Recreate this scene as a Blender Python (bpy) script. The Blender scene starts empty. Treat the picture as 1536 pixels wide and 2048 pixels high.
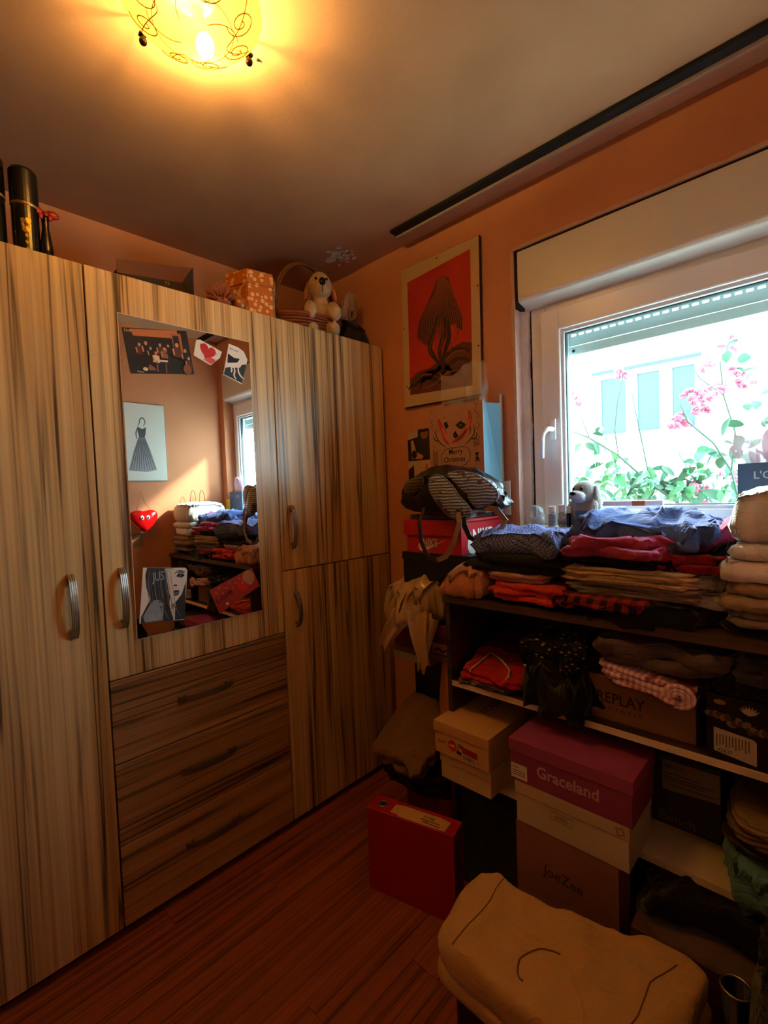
import bpy, bmesh, math, random
from mathutils import Vector, Matrix, noise
PI = math.pi
S = bpy.context.scene
C = S.collection

def lin(h, k=1.0):
    h = h.lstrip('#'); o = []
    for i in (0, 2, 4):
        c = int(h[i:i+2], 16)/255
        o.append((c/12.92 if c <= .04045 else ((c+.055)/1.055)**2.4)*k)
    return (o[0], o[1], o[2], 1)

# ---------------------------------------------------------------- camera
cam = bpy.data.cameras.new('camera'); co = bpy.data.objects.new('camera', cam); C.objects.link(co)
cam.sensor_fit = 'VERTICAL'; cam.sensor_height = 36; cam.lens = 36*946.9/2048; cam.clip_start = .02
R_ = Vector((0.7217864, 0.69106742, -0.03808161)); U_ = Vector((-0.00184106, 0.05693889, 0.99837597)); F_ = Vector((-0.69211343, 0.72054409, -0.04237002))
m = Matrix((R_, U_, -F_)).transposed().to_4x4(); m.translation = Vector((1.6158, 0, 1.3696)); co.matrix_world = m
S.camera = co
# ---------------------------------------------------------------- view, world, sun, portal
S.view_settings.view_transform = 'Standard'; S.view_settings.look = 'None'
S.view_settings.exposure = 0.2; S.view_settings.gamma = 1; S.view_settings.use_curve_mapping = False
w = bpy.data.worlds.new('sky'); S.world = w; w.use_nodes = True
bg = w.node_tree.nodes['Background']; bg.inputs[0].default_value = (.64, .86, 1.0, 1); bg.inputs[1].default_value = 21.0
sl = bpy.data.lights.new('sun', 'SUN'); so = bpy.data.objects.new('sun', sl); C.objects.link(so)
sl.energy = 13.0; sl.color = (1, .90, .76); sl.angle = math.radians(5)
so.rotation_euler = Vector((1, -1.23, -.95)).to_track_quat('-Z', 'Y').to_euler(); so.location = (-3, 6, 5)
pl = bpy.data.lights.new('window_portal', 'AREA'); po = bpy.data.objects.new('window_portal', pl); C.objects.link(po)
pl.shape = 'RECTANGLE'; pl.size = .66; pl.size_y = .72; po.location = (1.18, 1.90, 1.58); po.rotation_euler = (-PI/2, 0, 0)
pl.cycles.is_portal = True

# ---------------------------------------------------------------- materials
MC = {}
def mat(name, col, rough=.6, metal=0, spec=.4, bump=0, bscale=60, var=0, vscale=6, sheen=0, trans=0, stretch=None, alpha=1, emit=0, col2=None):
    if name in MC: return MC[name]
    m = bpy.data.materials.new(name); m.use_nodes = True; nt = m.node_tree; b = nt.nodes['Principled BSDF']
    c = lin(col) if isinstance(col, str) else col
    b.inputs['Base Color'].default_value = c; b.inputs['Roughness'].default_value = rough; b.inputs['Metallic'].default_value = metal
    b.inputs['Specular IOR Level'].default_value = spec; b.inputs['Sheen Weight'].default_value = sheen
    b.inputs['Transmission Weight'].default_value = trans; b.inputs['Alpha'].default_value = alpha
    if emit: b.inputs['Emission Color'].default_value = c; b.inputs['Emission Strength'].default_value = emit
    if bump or var:
        tc = nt.nodes.new('ShaderNodeTexCoord'); mp = nt.nodes.new('ShaderNodeMapping'); nt.links.new(tc.outputs['Object'], mp.inputs[0])
        if stretch: mp.inputs['Scale'].default_value = stretch
        if var:
            n = nt.nodes.new('ShaderNodeTexNoise'); n.inputs['Scale'].default_value = vscale; n.inputs['Detail'].default_value = 6
            nt.links.new(mp.outputs[0], n.inputs['Vector'])
            r = nt.nodes.new('ShaderNodeMapRange'); r.inputs[1].default_value = .3; r.inputs[2].default_value = .7
            nt.links.new(n.outputs[0], r.inputs[0])
            mx = nt.nodes.new('ShaderNodeMix'); mx.data_type = 'RGBA'; nt.links.new(r.outputs[0], mx.inputs[0])
            c2 = lin(col2) if col2 else tuple(x*(1-var) for x in c[:3])+(1,)
            mx.inputs[6].default_value = c2; mx.inputs[7].default_value = c
            nt.links.new(mx.outputs[2], b.inputs['Base Color'])
        if bump:
            n2 = nt.nodes.new('ShaderNodeTexNoise'); n2.inputs['Scale'].default_value = bscale; n2.inputs['Detail'].default_value = 4
            nt.links.new(mp.outputs[0], n2.inputs['Vector'])
            bp = nt.nodes.new('ShaderNodeBump'); bp.inputs['Strength'].default_value = bump; bp.inputs['Distance'].default_value = .004
            nt.links.new(n2.outputs[0], bp.inputs['Height']); nt.links.new(bp.outputs[0], b.inputs['Normal'])
    MC[name] = m; return m
def nodes(m): return m.node_tree, m.node_tree.nodes, m.node_tree.links, m.node_tree.nodes['Principled BSDF']
def creases(m, scale=22, strength=.55, dist=.012):
    """soft mid-size creases under the fine weave bump"""
    nt, N, L, b = nodes(m); tc = N.new('ShaderNodeTexCoord'); n = N.new('ShaderNodeTexNoise'); n.inputs['Scale'].default_value = scale; n.inputs['Detail'].default_value = 2; n.inputs['Distortion'].default_value = 1.6
    L.new(tc.outputs['Object'], n.inputs['Vector']); a = N.new('ShaderNodeMath'); a.operation = 'SUBTRACT'; a.inputs[1].default_value = .5; L.new(n.outputs[0], a.inputs[0])
    ab = N.new('ShaderNodeMath'); ab.operation = 'ABSOLUTE'; L.new(a.outputs[0], ab.inputs[0]); p = N.new('ShaderNodeMath'); p.operation = 'POWER'; p.inputs[1].default_value = .6; L.new(ab.outputs[0], p.inputs[0])
    bp = N.new('ShaderNodeBump'); bp.inputs['Strength'].default_value = strength; bp.inputs['Distance'].default_value = dist; bp.invert = True; L.new(p.outputs[0], bp.inputs['Height'])
    old = b.inputs['Normal'].links[0].from_node if b.inputs['Normal'].links else None
    if old: L.new(bp.outputs[0], old.inputs['Normal'])
    else: L.new(bp.outputs[0], b.inputs['Normal'])
def fab(name, col, var=.15, bump=.25, rough=.9, bscale=260, **k):
    new = name not in MC
    m = mat(name, col, rough, spec=.15, bump=bump, bscale=bscale, var=var, vscale=14, sheen=.15, **k)
    if new: creases(m, 9 if 'khaki cotton' == name else 20, .6 if 'khaki cotton' == name else .45)
    return m
def pattern(name, kind, c1, c2, scale, rough=.85, c3=None, rot=0, bump=.2):
    """printed or woven cloth: check, dots, plaid, floral, sequin, chips"""
    if name in MC: return MC[name]
    m = mat(name, c1, rough, spec=.2, bump=bump, bscale=300, sheen=.1); nt, N, L, b = nodes(m)
    tc = N.new('ShaderNodeTexCoord'); mp = N.new('ShaderNodeMapping'); L.new(tc.outputs['Object'], mp.inputs[0]); mp.inputs['Rotation'].default_value = (0, 0, rot)
    mx = N.new('ShaderNodeMix'); mx.data_type = 'RGBA'; mx.inputs[6].default_value = lin(c1); mx.inputs[7].default_value = lin(c2)
    if kind == 'check':
        t = N.new('ShaderNodeTexChecker'); t.inputs['Scale'].default_value = scale; L.new(mp.outputs[0], t.inputs[0]); L.new(t.outputs[1], mx.inputs[0])
    elif kind in ('dots', 'chips', 'floral'):
        t = N.new('ShaderNodeTexVoronoi'); t.inputs['Scale'].default_value = scale; L.new(mp.outputs[0], t.inputs[0])
        if kind == 'chips': mp.inputs['Scale'].default_value = (1, 1.0, 2.6)
        r = N.new('ShaderNodeMapRange')
        lo, hi = {'dots': (.30, .26), 'chips': (.26, .2), 'floral': (.42, .36)}[kind]
        r.inputs[1].default_value = hi; r.inputs[2].default_value = lo; r.inputs[3].default_value = 1; r.inputs[4].default_value = 0
        L.new(t.outputs['Distance'], r.inputs[0]); L.new(r.outputs[0], mx.inputs[0])
    elif kind == 'plaid':
        f = []
        for d in ('X', 'Y'):
            t = N.new('ShaderNodeTexWave'); t.bands_direction = d; t.inputs['Scale'].default_value = scale; L.new(mp.outputs[0], t.inputs[0])
            r = N.new('ShaderNodeMapRange'); r.inputs[1].default_value = .45; r.inputs[2].default_value = .55; L.new(t.outputs[1], r.inputs[0]); f.append(r)
        a = N.new('ShaderNodeMath'); a.operation = 'ADD'; L.new(f[0].outputs[0], a.inputs[0]); L.new(f[1].outputs[0], a.inputs[1])
        h = N.new('ShaderNodeMath'); h.operation = 'MULTIPLY'; h.inputs[1].default_value = .5; L.new(a.outputs[0], h.inputs[0]); L.new(h.outputs[0], mx.inputs[0])
    elif kind == 'stripe':
        t = N.new('ShaderNodeTexWave'); t.bands_direction = 'Z'; t.inputs['Scale'].default_value = scale; t.inputs['Distortion'].default_value = 3; t.inputs['Detail'].default_value = 3
        L.new(mp.outputs[0], t.inputs[0]); L.new(t.outputs[1], mx.inputs[0])
    last = mx
    if c3:
        n = N.new('ShaderNodeTexNoise'); n.inputs['Scale'].default_value = scale*.7; L.new(mp.outputs[0], n.inputs['Vector'])
        r = N.new('ShaderNodeMapRange'); r.inputs[1].default_value = .58; r.inputs[2].default_value = .64; L.new(n.outputs[0], r.inputs[0])
        m3 = N.new('ShaderNodeMix'); m3.data_type = 'RGBA'; L.new(r.outputs[0], m3.inputs[0]); L.new(mx.outputs[2], m3.inputs[6]); m3.inputs[7].default_value = lin(c3); last = m3
    L.new(last.outputs[2], b.inputs['Base Color']); return m

def wood(name, axis, light, mid, dark, fine=1.0, rough=.35):
    """zebrano laminate: grain runs along the given axis"""
    m = mat(name, mid, rough, spec=.45); nt, N, L, b = nodes(m)
    tc = N.new('ShaderNodeTexCoord'); oi = N.new('ShaderNodeObjectInfo')
    mul = N.new('ShaderNodeMath'); mul.operation = 'MULTIPLY'; mul.inputs[1].default_value = 37; L.new(oi.outputs['Random'], mul.inputs[0])
    cx = N.new('ShaderNodeCombineXYZ'); [L.new(mul.outputs[0], cx.inputs[i]) for i in range(3)]
    ad = N.new('ShaderNodeVectorMath'); ad.operation = 'ADD'; L.new(tc.outputs['Object'], ad.inputs[0]); L.new(cx.outputs[0], ad.inputs[1])
    def tex(sc, across, det=3, dist=0):
        mp = N.new('ShaderNodeMapping'); s = [across]*3; s[axis] = sc; mp.inputs['Scale'].default_value = s; L.new(ad.outputs[0], mp.inputs[0])
        n = N.new('ShaderNodeTexNoise'); n.inputs['Scale'].default_value = 1; n.inputs['Detail'].default_value = det; n.inputs['Distortion'].default_value = dist
        L.new(mp.outputs[0], n.inputs['Vector']); return n
    a = tex(.35, 16*fine, 3, .15); c = tex(.55, 30*fine, 2, .25); e = tex(.6, 150*fine, 3)
    r = N.new('ShaderNodeValToRGB'); r.color_ramp.elements[0].position = .33; r.color_ramp.elements[0].color = lin(mid); r.color_ramp.elements[1].position = .62; r.color_ramp.elements[1].color = lin(light)
    L.new(a.outputs[0], r.inputs[0])
    # thin dark lines where the noise crosses its middle
    ab = N.new('ShaderNodeMath'); ab.operation = 'SUBTRACT'; ab.inputs[1].default_value = .5; L.new(c.outputs[0], ab.inputs[0])
    ab2 = N.new('ShaderNodeMath'); ab2.operation = 'ABSOLUTE'; L.new(ab.outputs[0], ab2.inputs[0])
    mr = N.new('ShaderNodeMapRange'); mr.inputs[1].default_value = .004; mr.inputs[2].default_value = .048; mr.inputs[3].default_value = .92; mr.inputs[4].default_value = 0
    L.new(ab2.outputs[0], mr.inputs[0])
    k = N.new('ShaderNodeMapRange'); k.inputs[1].default_value = .42; k.inputs[2].default_value = .58; k.inputs[3].default_value = 1; k.inputs[4].default_value = .25; L.new(a.outputs[0], k.inputs[0])
    mm = N.new('ShaderNodeMath'); mm.operation = 'MULTIPLY'; L.new(mr.outputs[0], mm.inputs[0]); L.new(k.outputs[0], mm.inputs[1])
    mx = N.new('ShaderNodeMix'); mx.data_type = 'RGBA'; L.new(mm.outputs[0], mx.inputs[0]); L.new(r.outputs[0], mx.inputs[6]); mx.inputs[7].default_value = lin(dark)
    m2 = N.new('ShaderNodeMix'); m2.data_type = 'RGBA'; m2.blend_type = 'MULTIPLY'; m2.inputs[0].default_value = .35
    er = N.new('ShaderNodeValToRGB'); er.color_ramp.elements[0].position = .35; er.color_ramp.elements[0].color = (.35, .3, .28, 1); er.color_ramp.elements[1].position = .6; L.new(e.outputs[0], er.inputs[0])
    L.new(mx.outputs[2], m2.inputs[6]); L.new(er.outputs[0], m2.inputs[7]); L.new(m2.outputs[2], b.inputs['Base Color'])
    bp = N.new('ShaderNodeBump'); bp.inputs['Strength'].default_value = .12; bp.inputs['Distance'].default_value = .001; L.new(e.outputs[0], bp.inputs['Height']); L.new(bp.outputs[0], b.inputs['Normal'])
    return m

WOODV = wood('zebrano vertical grain', 2, '#e0bc82', '#b08449', '#33231a')
WOODH = wood('zebrano horizontal grain', 1, '#c0935e', '#8a623c', '#2f2018')
WALL = mat('salmon wall paint', '#cf8d66', .8, spec=.2, bump=.2, bscale=90, var=.10, vscale=3)
CEIL = mat('peach ceiling paint', '#c9966c', .85, spec=.2, bump=.12, bscale=70, var=.16, vscale=4)
PLASTER = mat('bare plaster', '#d8cfc6', .9, bump=.5, bscale=120, var=.2)
FLOORM = wood('reddish ribbed laminate', 1, '#a35531', '#8a4424', '#35130a', fine=3.2, rough=.45)
PVC = mat('white pvc', '#eef0f2', .28, spec=.5)
SHBOX = mat('cream shutter box', '#dcd6ca', .33, spec=.5, bump=.05, bscale=30)
BLACK = mat('black card', '#0d0d10', .55)
DARKWOOD = wood('dark walnut', 0, '#4a3226', '#38251c', '#1c110c', rough=.5)
WHITEB = mat('cream laminate edge', '#e0d0b0', .5, bump=.1)
METAL = mat('brushed nickel', '#a9a39b', .35, metal=1)
DMETAL = mat('dark bronze metal', '#4a4038', .4, metal=1)
PAPER = mat('white paper', '#e6e0d4', .8)
INK = mat('black ink', '#15120f', .7)
MIRROR = mat('mirror silver', (.93, .93, .93, 1), .0, metal=1)

# ---------------------------------------------------------------- mesh helpers
def link(name, bm, m, parent=None, loc=None, smooth=False, normals=True):
    me = bpy.data.meshes.new(name)
    if normals: bmesh.ops.recalc_face_normals(bm, faces=bm.faces)
    bm.to_mesh(me); bm.free()
    if smooth:
        for p in me.polygons: p.use_smooth = True
    ms = m if isinstance(m, (list, tuple)) else [m]
    for x in ms: me.materials.append(x)
    o = bpy.data.objects.new(name, me); C.objects.link(o)
    if parent: o.parent = parent
    if loc: o.location = loc
    return o
def thing(name, label, cat, loc=(0, 0, 0), rotz=0, group=None):
    o = bpy.data.objects.new(name, None); C.objects.link(o); o.empty_display_size = .05
    o.location = loc; o.rotation_euler = (0, 0, rotz); o['label'] = label; o['category'] = cat
    if group: o['group'] = group
    return o
def tag(o, label, cat, group=None, kind=None):
    o['label'] = label; o['category'] = cat
    if group: o['group'] = group
    if kind: o['kind'] = kind
    return o
def struct(o): o['kind'] = 'structure'; return o
def box(bm, x0, x1, y0, y1, z0, z1, bev=0, seg=2):
    t = bmesh.new()
    v = [t.verts.new((x, y, z)) for x in (x0, x1) for y in (y0, y1) for z in (z0, z1)]
    for f in ((0, 1, 3, 2), (4, 6, 7, 5), (0, 4, 5, 1), (2, 3, 7, 6), (0, 2, 6, 4), (1, 5, 7, 3)): t.faces.new([v[i] for i in f])
    if bev: bmesh.ops.bevel(t, geom=t.edges[:], offset=bev, segments=seg, affect='EDGES', profile=.5)
    merge(bm, t); return bm
def merge(bm, t, M=None):
    if M: bmesh.ops.transform(t, matrix=M, verts=t.verts)
    mp = {v: bm.verts.new(v.co) for v in t.verts}
    for f in t.faces:
        try: nf = bm.faces.new([mp[v] for v in f.verts]); nf.material_index = f.material_index
        except ValueError: pass
    t.free()
def B(*a, **k): return box(bmesh.new(), *a, **k)
def tube(bm, pts, r, n=8, closed=False, cap=True):
    pts = [Vector(p) for p in pts]; rs = r if isinstance(r, (list, tuple)) else [r]*len(pts); rings = []; N_ = len(pts); up = None
    for i, p in enumerate(pts):
        if closed: d = pts[(i+1) % N_]-pts[i-1]
        else: d = pts[min(i+1, N_-1)]-pts[max(i-1, 0)]
        d.normalize()
        if up is None: up = d.orthogonal().normalized()
        up = (up-d*up.dot(d)); up = up.normalized() if up.length > 1e-6 else d.orthogonal().normalized()
        s = d.cross(up)
        rings.append([bm.verts.new(p+(up*math.cos(a)+s*math.sin(a))*rs[i]) for a in [2*PI*k/n for k in range(n)]])
    for i in range(N_ if closed else N_-1):
        a, b = rings[i], rings[(i+1) % N_]
        for k in range(n):
            try: bm.faces.new((a[k], a[(k+1) % n], b[(k+1) % n], b[k]))
            except ValueError: pass
    if cap and not closed: bm.faces.new(rings[0][::-1]); bm.faces.new(rings[-1])
    return bm
def lathe(bm, prof, n=32, c=(0, 0, 0)):
    rings = [[bm.verts.new((c[0]+r*math.cos(2*PI*k/n), c[1]+r*math.sin(2*PI*k/n), c[2]+z)) for k in range(n)] for r, z in prof]
    for a, b in zip(rings, rings[1:]):
        for k in range(n): bm.faces.new((a[k], a[(k+1) % n], b[(k+1) % n], b[k]))
    if prof[0][0] > 1e-4: bm.faces.new(rings[0][::-1])
    if prof[-1][0] > 1e-4: bm.faces.new(rings[-1])
    bmesh.ops.remove_doubles(bm, verts=bm.verts, dist=1e-6)
    return bm
def ball(bm, c, r, rot=None, u=16, v=10):
    t = bmesh.new(); bmesh.ops.create_uvsphere(t, u_segments=u, v_segments=v, radius=1)
    r = r if isinstance(r, (tuple, list)) else (r, r, r)
    M = Matrix.Translation(c) @ ((rot.to_matrix().to_4x4()) if rot else Matrix.Identity(4)) @ Matrix.Diagonal((r[0], r[1], r[2], 1))
    merge(bm, t, M); return bm
def ribbon(bm, pts, w, t=.001, side=Vector((0, 0, 1))):
    """a flat strap: pts path, width along side"""
    pts = [Vector(p) for p in pts]; rows = []
    for i, p in enumerate(pts):
        d = (pts[min(i+1, len(pts)-1)]-pts[max(i-1, 0)]).normalized()
        s = side-d*side.dot(d); s = s.normalized() if s.length > 1e-5 else d.orthogonal().normalized(); n = d.cross(s)
        rows.append([bm.verts.new(p+s*a*w/2+n*b*t/2) for a, b in ((-1, -1), (1, -1), (1, 1), (-1, 1))])
    for a, b in zip(rows, rows[1:]):
        for k in range(4): bm.faces.new((a[k], a[(k+1) % 4], b[(k+1) % 4], b[k]))
    bm.faces.new(rows[0]); bm.faces.new(rows[-1]); return bm

class Frame:
    """a plane for flat print: origin and two axes"""
    def __init__(s, o, u, v, parent=None): s.o = Vector(o); s.u = Vector(u).normalized(); s.v = Vector(v).normalized(); s.n = s.u.cross(s.v); s.p = parent; s.k = 0
    def at(s, a, b, h=0): return s.o+s.u*a+s.v*b+s.n*h
    def lift(s): s.k += 1; return .0004+.00012*s.k
def poly(F, pts, m, name='print', h=None, bm=None):
    h = F.lift() if h is None else h
    own = bm is None
    if own: bm = bmesh.new()
    bm.faces.new([bm.verts.new(F.at(a, b, h)) for a, b in pts])
    return link(name, bm, m, F.p, normals=False) if own else bm
def ell(cx, cy, rx, ry, n=20, rot=0):
    return [(cx+rx*math.cos(t)*math.cos(rot)-ry*math.sin(t)*math.sin(rot), cy+rx*math.cos(t)*math.sin(rot)+ry*math.sin(t)*math.cos(rot)) for t in [2*PI*k/n for k in range(n)]]
def smooth_open(c, k_=4):
    c = [c[0]]+list(c)+[c[-1]]; out = []
    for i in range(1, len(c)-2):
        p0, p1, p2, p3 = c[i-1], c[i], c[i+1], c[i+2]
        for k in range(k_):
            s = k/k_; out.append(tuple(.5*(2*p1[j]+(p2[j]-p0[j])*s+(2*p0[j]-5*p1[j]+4*p2[j]-p3[j])*s*s+(3*p1[j]-p0[j]-3*p2[j]+p3[j])*s**3) for j in (0, 1)))
    return out+[tuple(c[-1])]
def strokes(F, lines, w, m, name='drawn_line', taper=True):
    """many drawn lines joined in one flat mesh"""
    bm = bmesh.new(); h = F.lift()
    for ln in lines:
        ww = w
        if isinstance(ln, tuple) and isinstance(ln[0], list): ln, ww = ln
        if taper and len(ln) > 2: ln = smooth_open(ln)
        n = len(ln); rows = []
        for i, (a, b) in enumerate(ln):
            a0, b0 = ln[max(i-1, 0)]; a1, b1 = ln[min(i+1, n-1)]; dx, dy = a1-a0, b1-b0; l = math.hypot(dx, dy) or 1
            k = ww/2*(math.sin(PI*(i+.5)/n)**.5 if taper else 1)
            rows.append((bm.verts.new(F.at(a-dy/l*k, b+dx/l*k, h)), bm.verts.new(F.at(a+dy/l*k, b-dx/l*k, h))))
        for p, q in zip(rows, rows[1:]): bm.faces.new((p[0], p[1], q[1], q[0]))
    o = link(name, bm, m, F.p, normals=False)
    if len(lines) > 1: o['kind'] = 'stuff'
    return o
def text(F, s, a, b, size, m, name='lettering', sx=1, bold=0, rot=0, sp=1.0):
    cu = bpy.data.curves.new('t', 'FONT'); cu.body = s; cu.size = size; cu.space_character = sp; cu.offset = bold
    cu.resolution_u = 3
    o = bpy.data.objects.new('t', cu); C.objects.link(o)
    dg = bpy.context.evaluated_depsgraph_get(); me = bpy.data.meshes.new_from_object(o.evaluated_get(dg))
    bpy.data.objects.remove(o); bpy.data.curves.remove(cu)
    h = F.lift(); cr, sr = math.cos(rot), math.sin(rot)
    for v in me.vertices:
        x, y = v.co.x*sx, v.co.y; v.co = F.at(a+x*cr-y*sr, b+x*sr+y*cr, h)
    me.name = name; me.materials.clear(); me.materials.append(m)
    t = bpy.data.objects.new(name, me); C.objects.link(t); t.parent = F.p; return t

# ---------------------------------------------------------------- cloth
def rdg(x, y, s, sd):
    return 1-2*abs(noise.noise(Vector((x*s, y*s, sd))))
def wrk(x, y, sd, s=9, dirx=1.0, diry=1.0):
    wx = x+.04*noise.noise(Vector((x*7, y*7, sd+3))); wy = y+.04*noise.noise(Vector((x*7, y*7, sd+9)))
    a = rdg(wx*dirx, wy*diry, s, sd)**3 if rdg(wx*dirx, wy*diry, s, sd) > 0 else 0
    b = max(rdg(wx*dirx, wy*diry, s*2.3, sd+5), 0)**2
    return a*.65+b*.35
def cloth(w, d, h, n=1, sd=0, wob=.008, wr=.004, e=5, shape=None, post=None, nt=84, ns=9, ws=11, dirx=1, diry=1, edge=None, shift=.006):
    """folded or crumpled cloth: n plies, each a rounded sheet with a wavy outline"""
    bm = bmesh.new(); t = h/n
    for i in range(n):
        ox = shift*noise.noise(Vector((i*3.1, sd, .5)))*2; oy = shift*noise.noise(Vector((i*2.3, sd, 7.5)))*2
        prof = [(k/ns, 1.0) for k in range(1, ns)]
        ed = min(t*.5, .02); er = ed/(min(w, d)/2)
        for k in range(5):
            f = PI/2-PI*k/4; prof.append((1-er+er*math.cos(f), .5+.5*math.sin(f)))
        prof += [(.75, 0), (.4, 0)]
        rings = []
        for rho, s in prof:
            ring = []
            for k in range(nt):
                a = 2*PI*k/nt; ca, sa = math.cos(a), math.sin(a)
                ex = math.copysign(abs(ca)**(2/e), ca); ey = math.copysign(abs(sa)**(2/e), sa)
                q = wob*(noise.noise(Vector((ex*2.2+sd, ey*2.2, i*1.7+sd)))*1.3+.6*noise.noise(Vector((ex*7, ey*7+sd, i*1.7+s*2))))
                x = (ex*(w/2+q*2))*rho+ox*rho; y = (ey*(d/2+q*2))*rho+oy*rho
                W_ = wrk(x, y, sd+i*.35, ws, dirx, diry)*wr*(.35+.65*(i+s)/n)*(1 if s > .4 else s*2)
                z = (i+s)*t
                if shape: z *= shape(x/(w/2), y/(d/2))
                ring.append(bm.verts.new((x, y, z+W_)))
            rings.append(ring)
        for a_, b_ in zip(rings, rings[1:]):
            for k in range(nt): bm.faces.new((a_[k], a_[(k+1) % nt], b_[(k+1) % nt], b_[k]))
        bm.faces.new(rings[0]); bm.faces.new(rings[-1][::-1])
    if post:
        for v in bm.verts: v.co = Vector(post(v.co))
    return bm
def garment(name, label, cat, cx, cy, z, w, d, h, m, rot=0, group=None, **k):
    o = link(name, cloth(w, d, h, **k), m, loc=(cx, cy, z), smooth=True, normals=True); o.rotation_euler = (0, 0, rot)
    return tag(o, label, cat, group)
def dome(p=.5, q=.35):
    return lambda x, y: q+(1-q)*max(0, (1-min(1, abs(x))**3))**p*max(0, (1-min(1, abs(y))**3))**p

# ================================================================= ROOM
X0, X1, Y0, YW, ZC = -.56, 1.70, -1.0, 1.725, 2.51
fl = struct(link('floor', B(X0-.1, X1+.1, Y0-.1, YW+.15, -.06, -.004), BLACK))
random.seed(4)
pm = {}
y_ = Y0; bw = .128
nx = int((X1-X0)/bw)+1
for i in range(nx):
    xa = X0+i*bw; off = random.uniform(-.9, 0)
    for j in range(4):
        ya = max(Y0, Y0+off+j*1.2); yb = min(YW, Y0+off+(j+1)*1.2)
        if yb-ya < .02: continue
        xb = min(xa+bw, X1)
        link('floor_board', B(xa+.0004, xb-.0004, ya+.0005, yb-.0005, -.004, 0), FLOORM, fl)
struct(link('ceiling', B(X0-.1, X1+.1, Y0-.1, YW+.15, ZC, ZC+.1), CEIL))
struct(link('wall_left', B(X0-.1, X0, Y0-.1, YW+.155, 0, ZC), WALL))
struct(link('wall_right', B(X1, X1+.1, Y0-.1, YW+.155, 0, ZC), WALL))
struct(link('wall_near', B(X0, X1, Y0-.1, Y0, 0, ZC), WALL))
# window wall: opening x .703-1.66, z 1.215-2.285
OX0, OX1, OZ0, OZ1 = .706, 1.64, 1.215, 2.281
bm = bmesh.new(); box(bm, X0, OX0, YW, YW+.155, 0, ZC); box(bm, OX1, X1, YW, YW+.155, 0, ZC)
box(bm, OX0, OX1, YW, YW+.155, 0, OZ0); box(bm, OX0, OX1, YW, YW+.155, OZ1, ZC)
wf = struct(link('wall_far', bm, WALL))
# plastered reveal with ragged paint edge
def ragged(name, pts, t, m, depth, sd):
    """a strip of plaster round the opening, its outer edge ragged"""
    bm = bmesh.new(); n = 70
    for (x0, z0), (x1, z1), (nx_, nz_) in pts:
        rows = []
        for k in range(n+1):
            f = k/n; x = x0+(x1-x0)*f; z = z0+(z1-z0)*f
            q = t*(1+.45*noise.noise(Vector((x*25, z*25, sd)))+.25*noise.noise(Vector((x*90, z*90, sd))))
            rows.append([bm.verts.new((x+nx_*q, depth, z+nz_*q)), bm.verts.new((x-nx_*.0012, depth-.002, z-nz_*.0012)), bm.verts.new((x-nx_*.0012, depth+.072, z-nz_*.0012))])
        for a, b in zip(rows, rows[1:]):
            bm.faces.new((a[0], b[0], b[1], a[1])); bm.faces.new((a[1], b[1], b[2], a[2]))
    return link(name, bm, m, wf, smooth=False)
PINKPL = mat('pinkish plaster edge', '#d3ab9a', .85, bump=.6, bscale=150, var=.15, vscale=20)
ragged('plaster_edge', [((OX0, OZ0), (OX0, OZ1), (-1, 0)), ((OX0, OZ1), (OX1, OZ1), (0, 1))], .013, PINKPL, YW-.0025, 2)
# rubble groove around the frame
GROOVE = mat('dark open joint', '#2b2320', .95, bump=.8, bscale=60, var=.5, vscale=30)

# ================================================================= WINDOW
FY = 1.80
win = struct(bpy.data.objects.new('window_1', None)); C.objects.link(win); win.location = (0, 0, 0)
link('joint_gap', B(OX0+.0005, .738, FY+.006, FY+.05, OZ0, 2.10), GROOVE, win)
bm = bmesh.new(); rows = []
for k in range(121):
    z = OZ0+.87*k/120; e_ = .7275+.0045*noise.noise(Vector((z*9, 0, 4)))+.003*noise.noise(Vector((z*45, 0, 8)))
    rows.append((bm.verts.new((OX0+.0006, 1.770, z)), bm.verts.new((e_-.004, 1.783, z)), bm.verts.new((e_, 1.788, z)), bm.verts.new((e_, 1.806, z))))
for a, b in zip(rows, rows[1:]):
    for j in range(3): bm.faces.new((a[j], b[j], b[j+1], a[j+1]))
REV = mat('off-white plaster reveal', '#ded3c8', .85, bump=.4, bscale=120, var=.1, vscale=15)
link('plaster_fillet', bm, REV, win)
bm = bmesh.new()
fx0, fx1, fz0, fz1 = .735, OX1-.001, OZ0+.002, 2.10
for a in ((fx0, fx0+.06, fz0, fz1), (fx1-.06, fx1, fz0, fz1), (fx0+.06, fx1-.06, fz1-.075, fz1), (fx0+.06, fx1-.06, fz0, fz0+.045)):
    box(bm, a[0], a[1], FY, FY+.065, a[2], a[3], .004)
link('window_frame', bm, PVC, win)
bm = bmesh.new()
sx0, sx1, sz0, sz1 = fx0+.045, fx1-.045, fz0+.03, fz1-.06
gx0, gx1, gz0, gz1 = .868, 1.545, 1.29, 1.945
box(bm, sx0, gx0-.012, FY-.018, FY+.045, sz0, sz1, .006); box(bm, gx1+.012, sx1, FY-.018, FY+.045, sz0, sz1, .006)
box(bm, gx0-.02, gx1+.02, FY-.018, FY+.045, gz1+.012, sz1, .006); box(bm, gx0-.02, gx1+.02, FY-.018, FY+.045, sz0, gz0-.012, .006)
link('window_sash', bm, PVC, win)
bm = bmesh.new()
for a in ((gx0-.014, gx0, gz0, gz1), (gx1, gx1+.014, gz0, gz1)): box(bm, a[0], a[1], FY-.008, FY+.03, a[2]-.012, a[3]+.012, .003)
for a in ((gz1, gz1+.014), (gz0-.014, gz0)): box(bm, gx0, gx1, FY-.008, FY+.03, a[0], a[1], .003)
link('glazing_bead', bm, mat('bead pvc', '#dfe6ea', .25), win)
GASK = mat('grey rubber gasket', '#3f4d50', .6)
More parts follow.
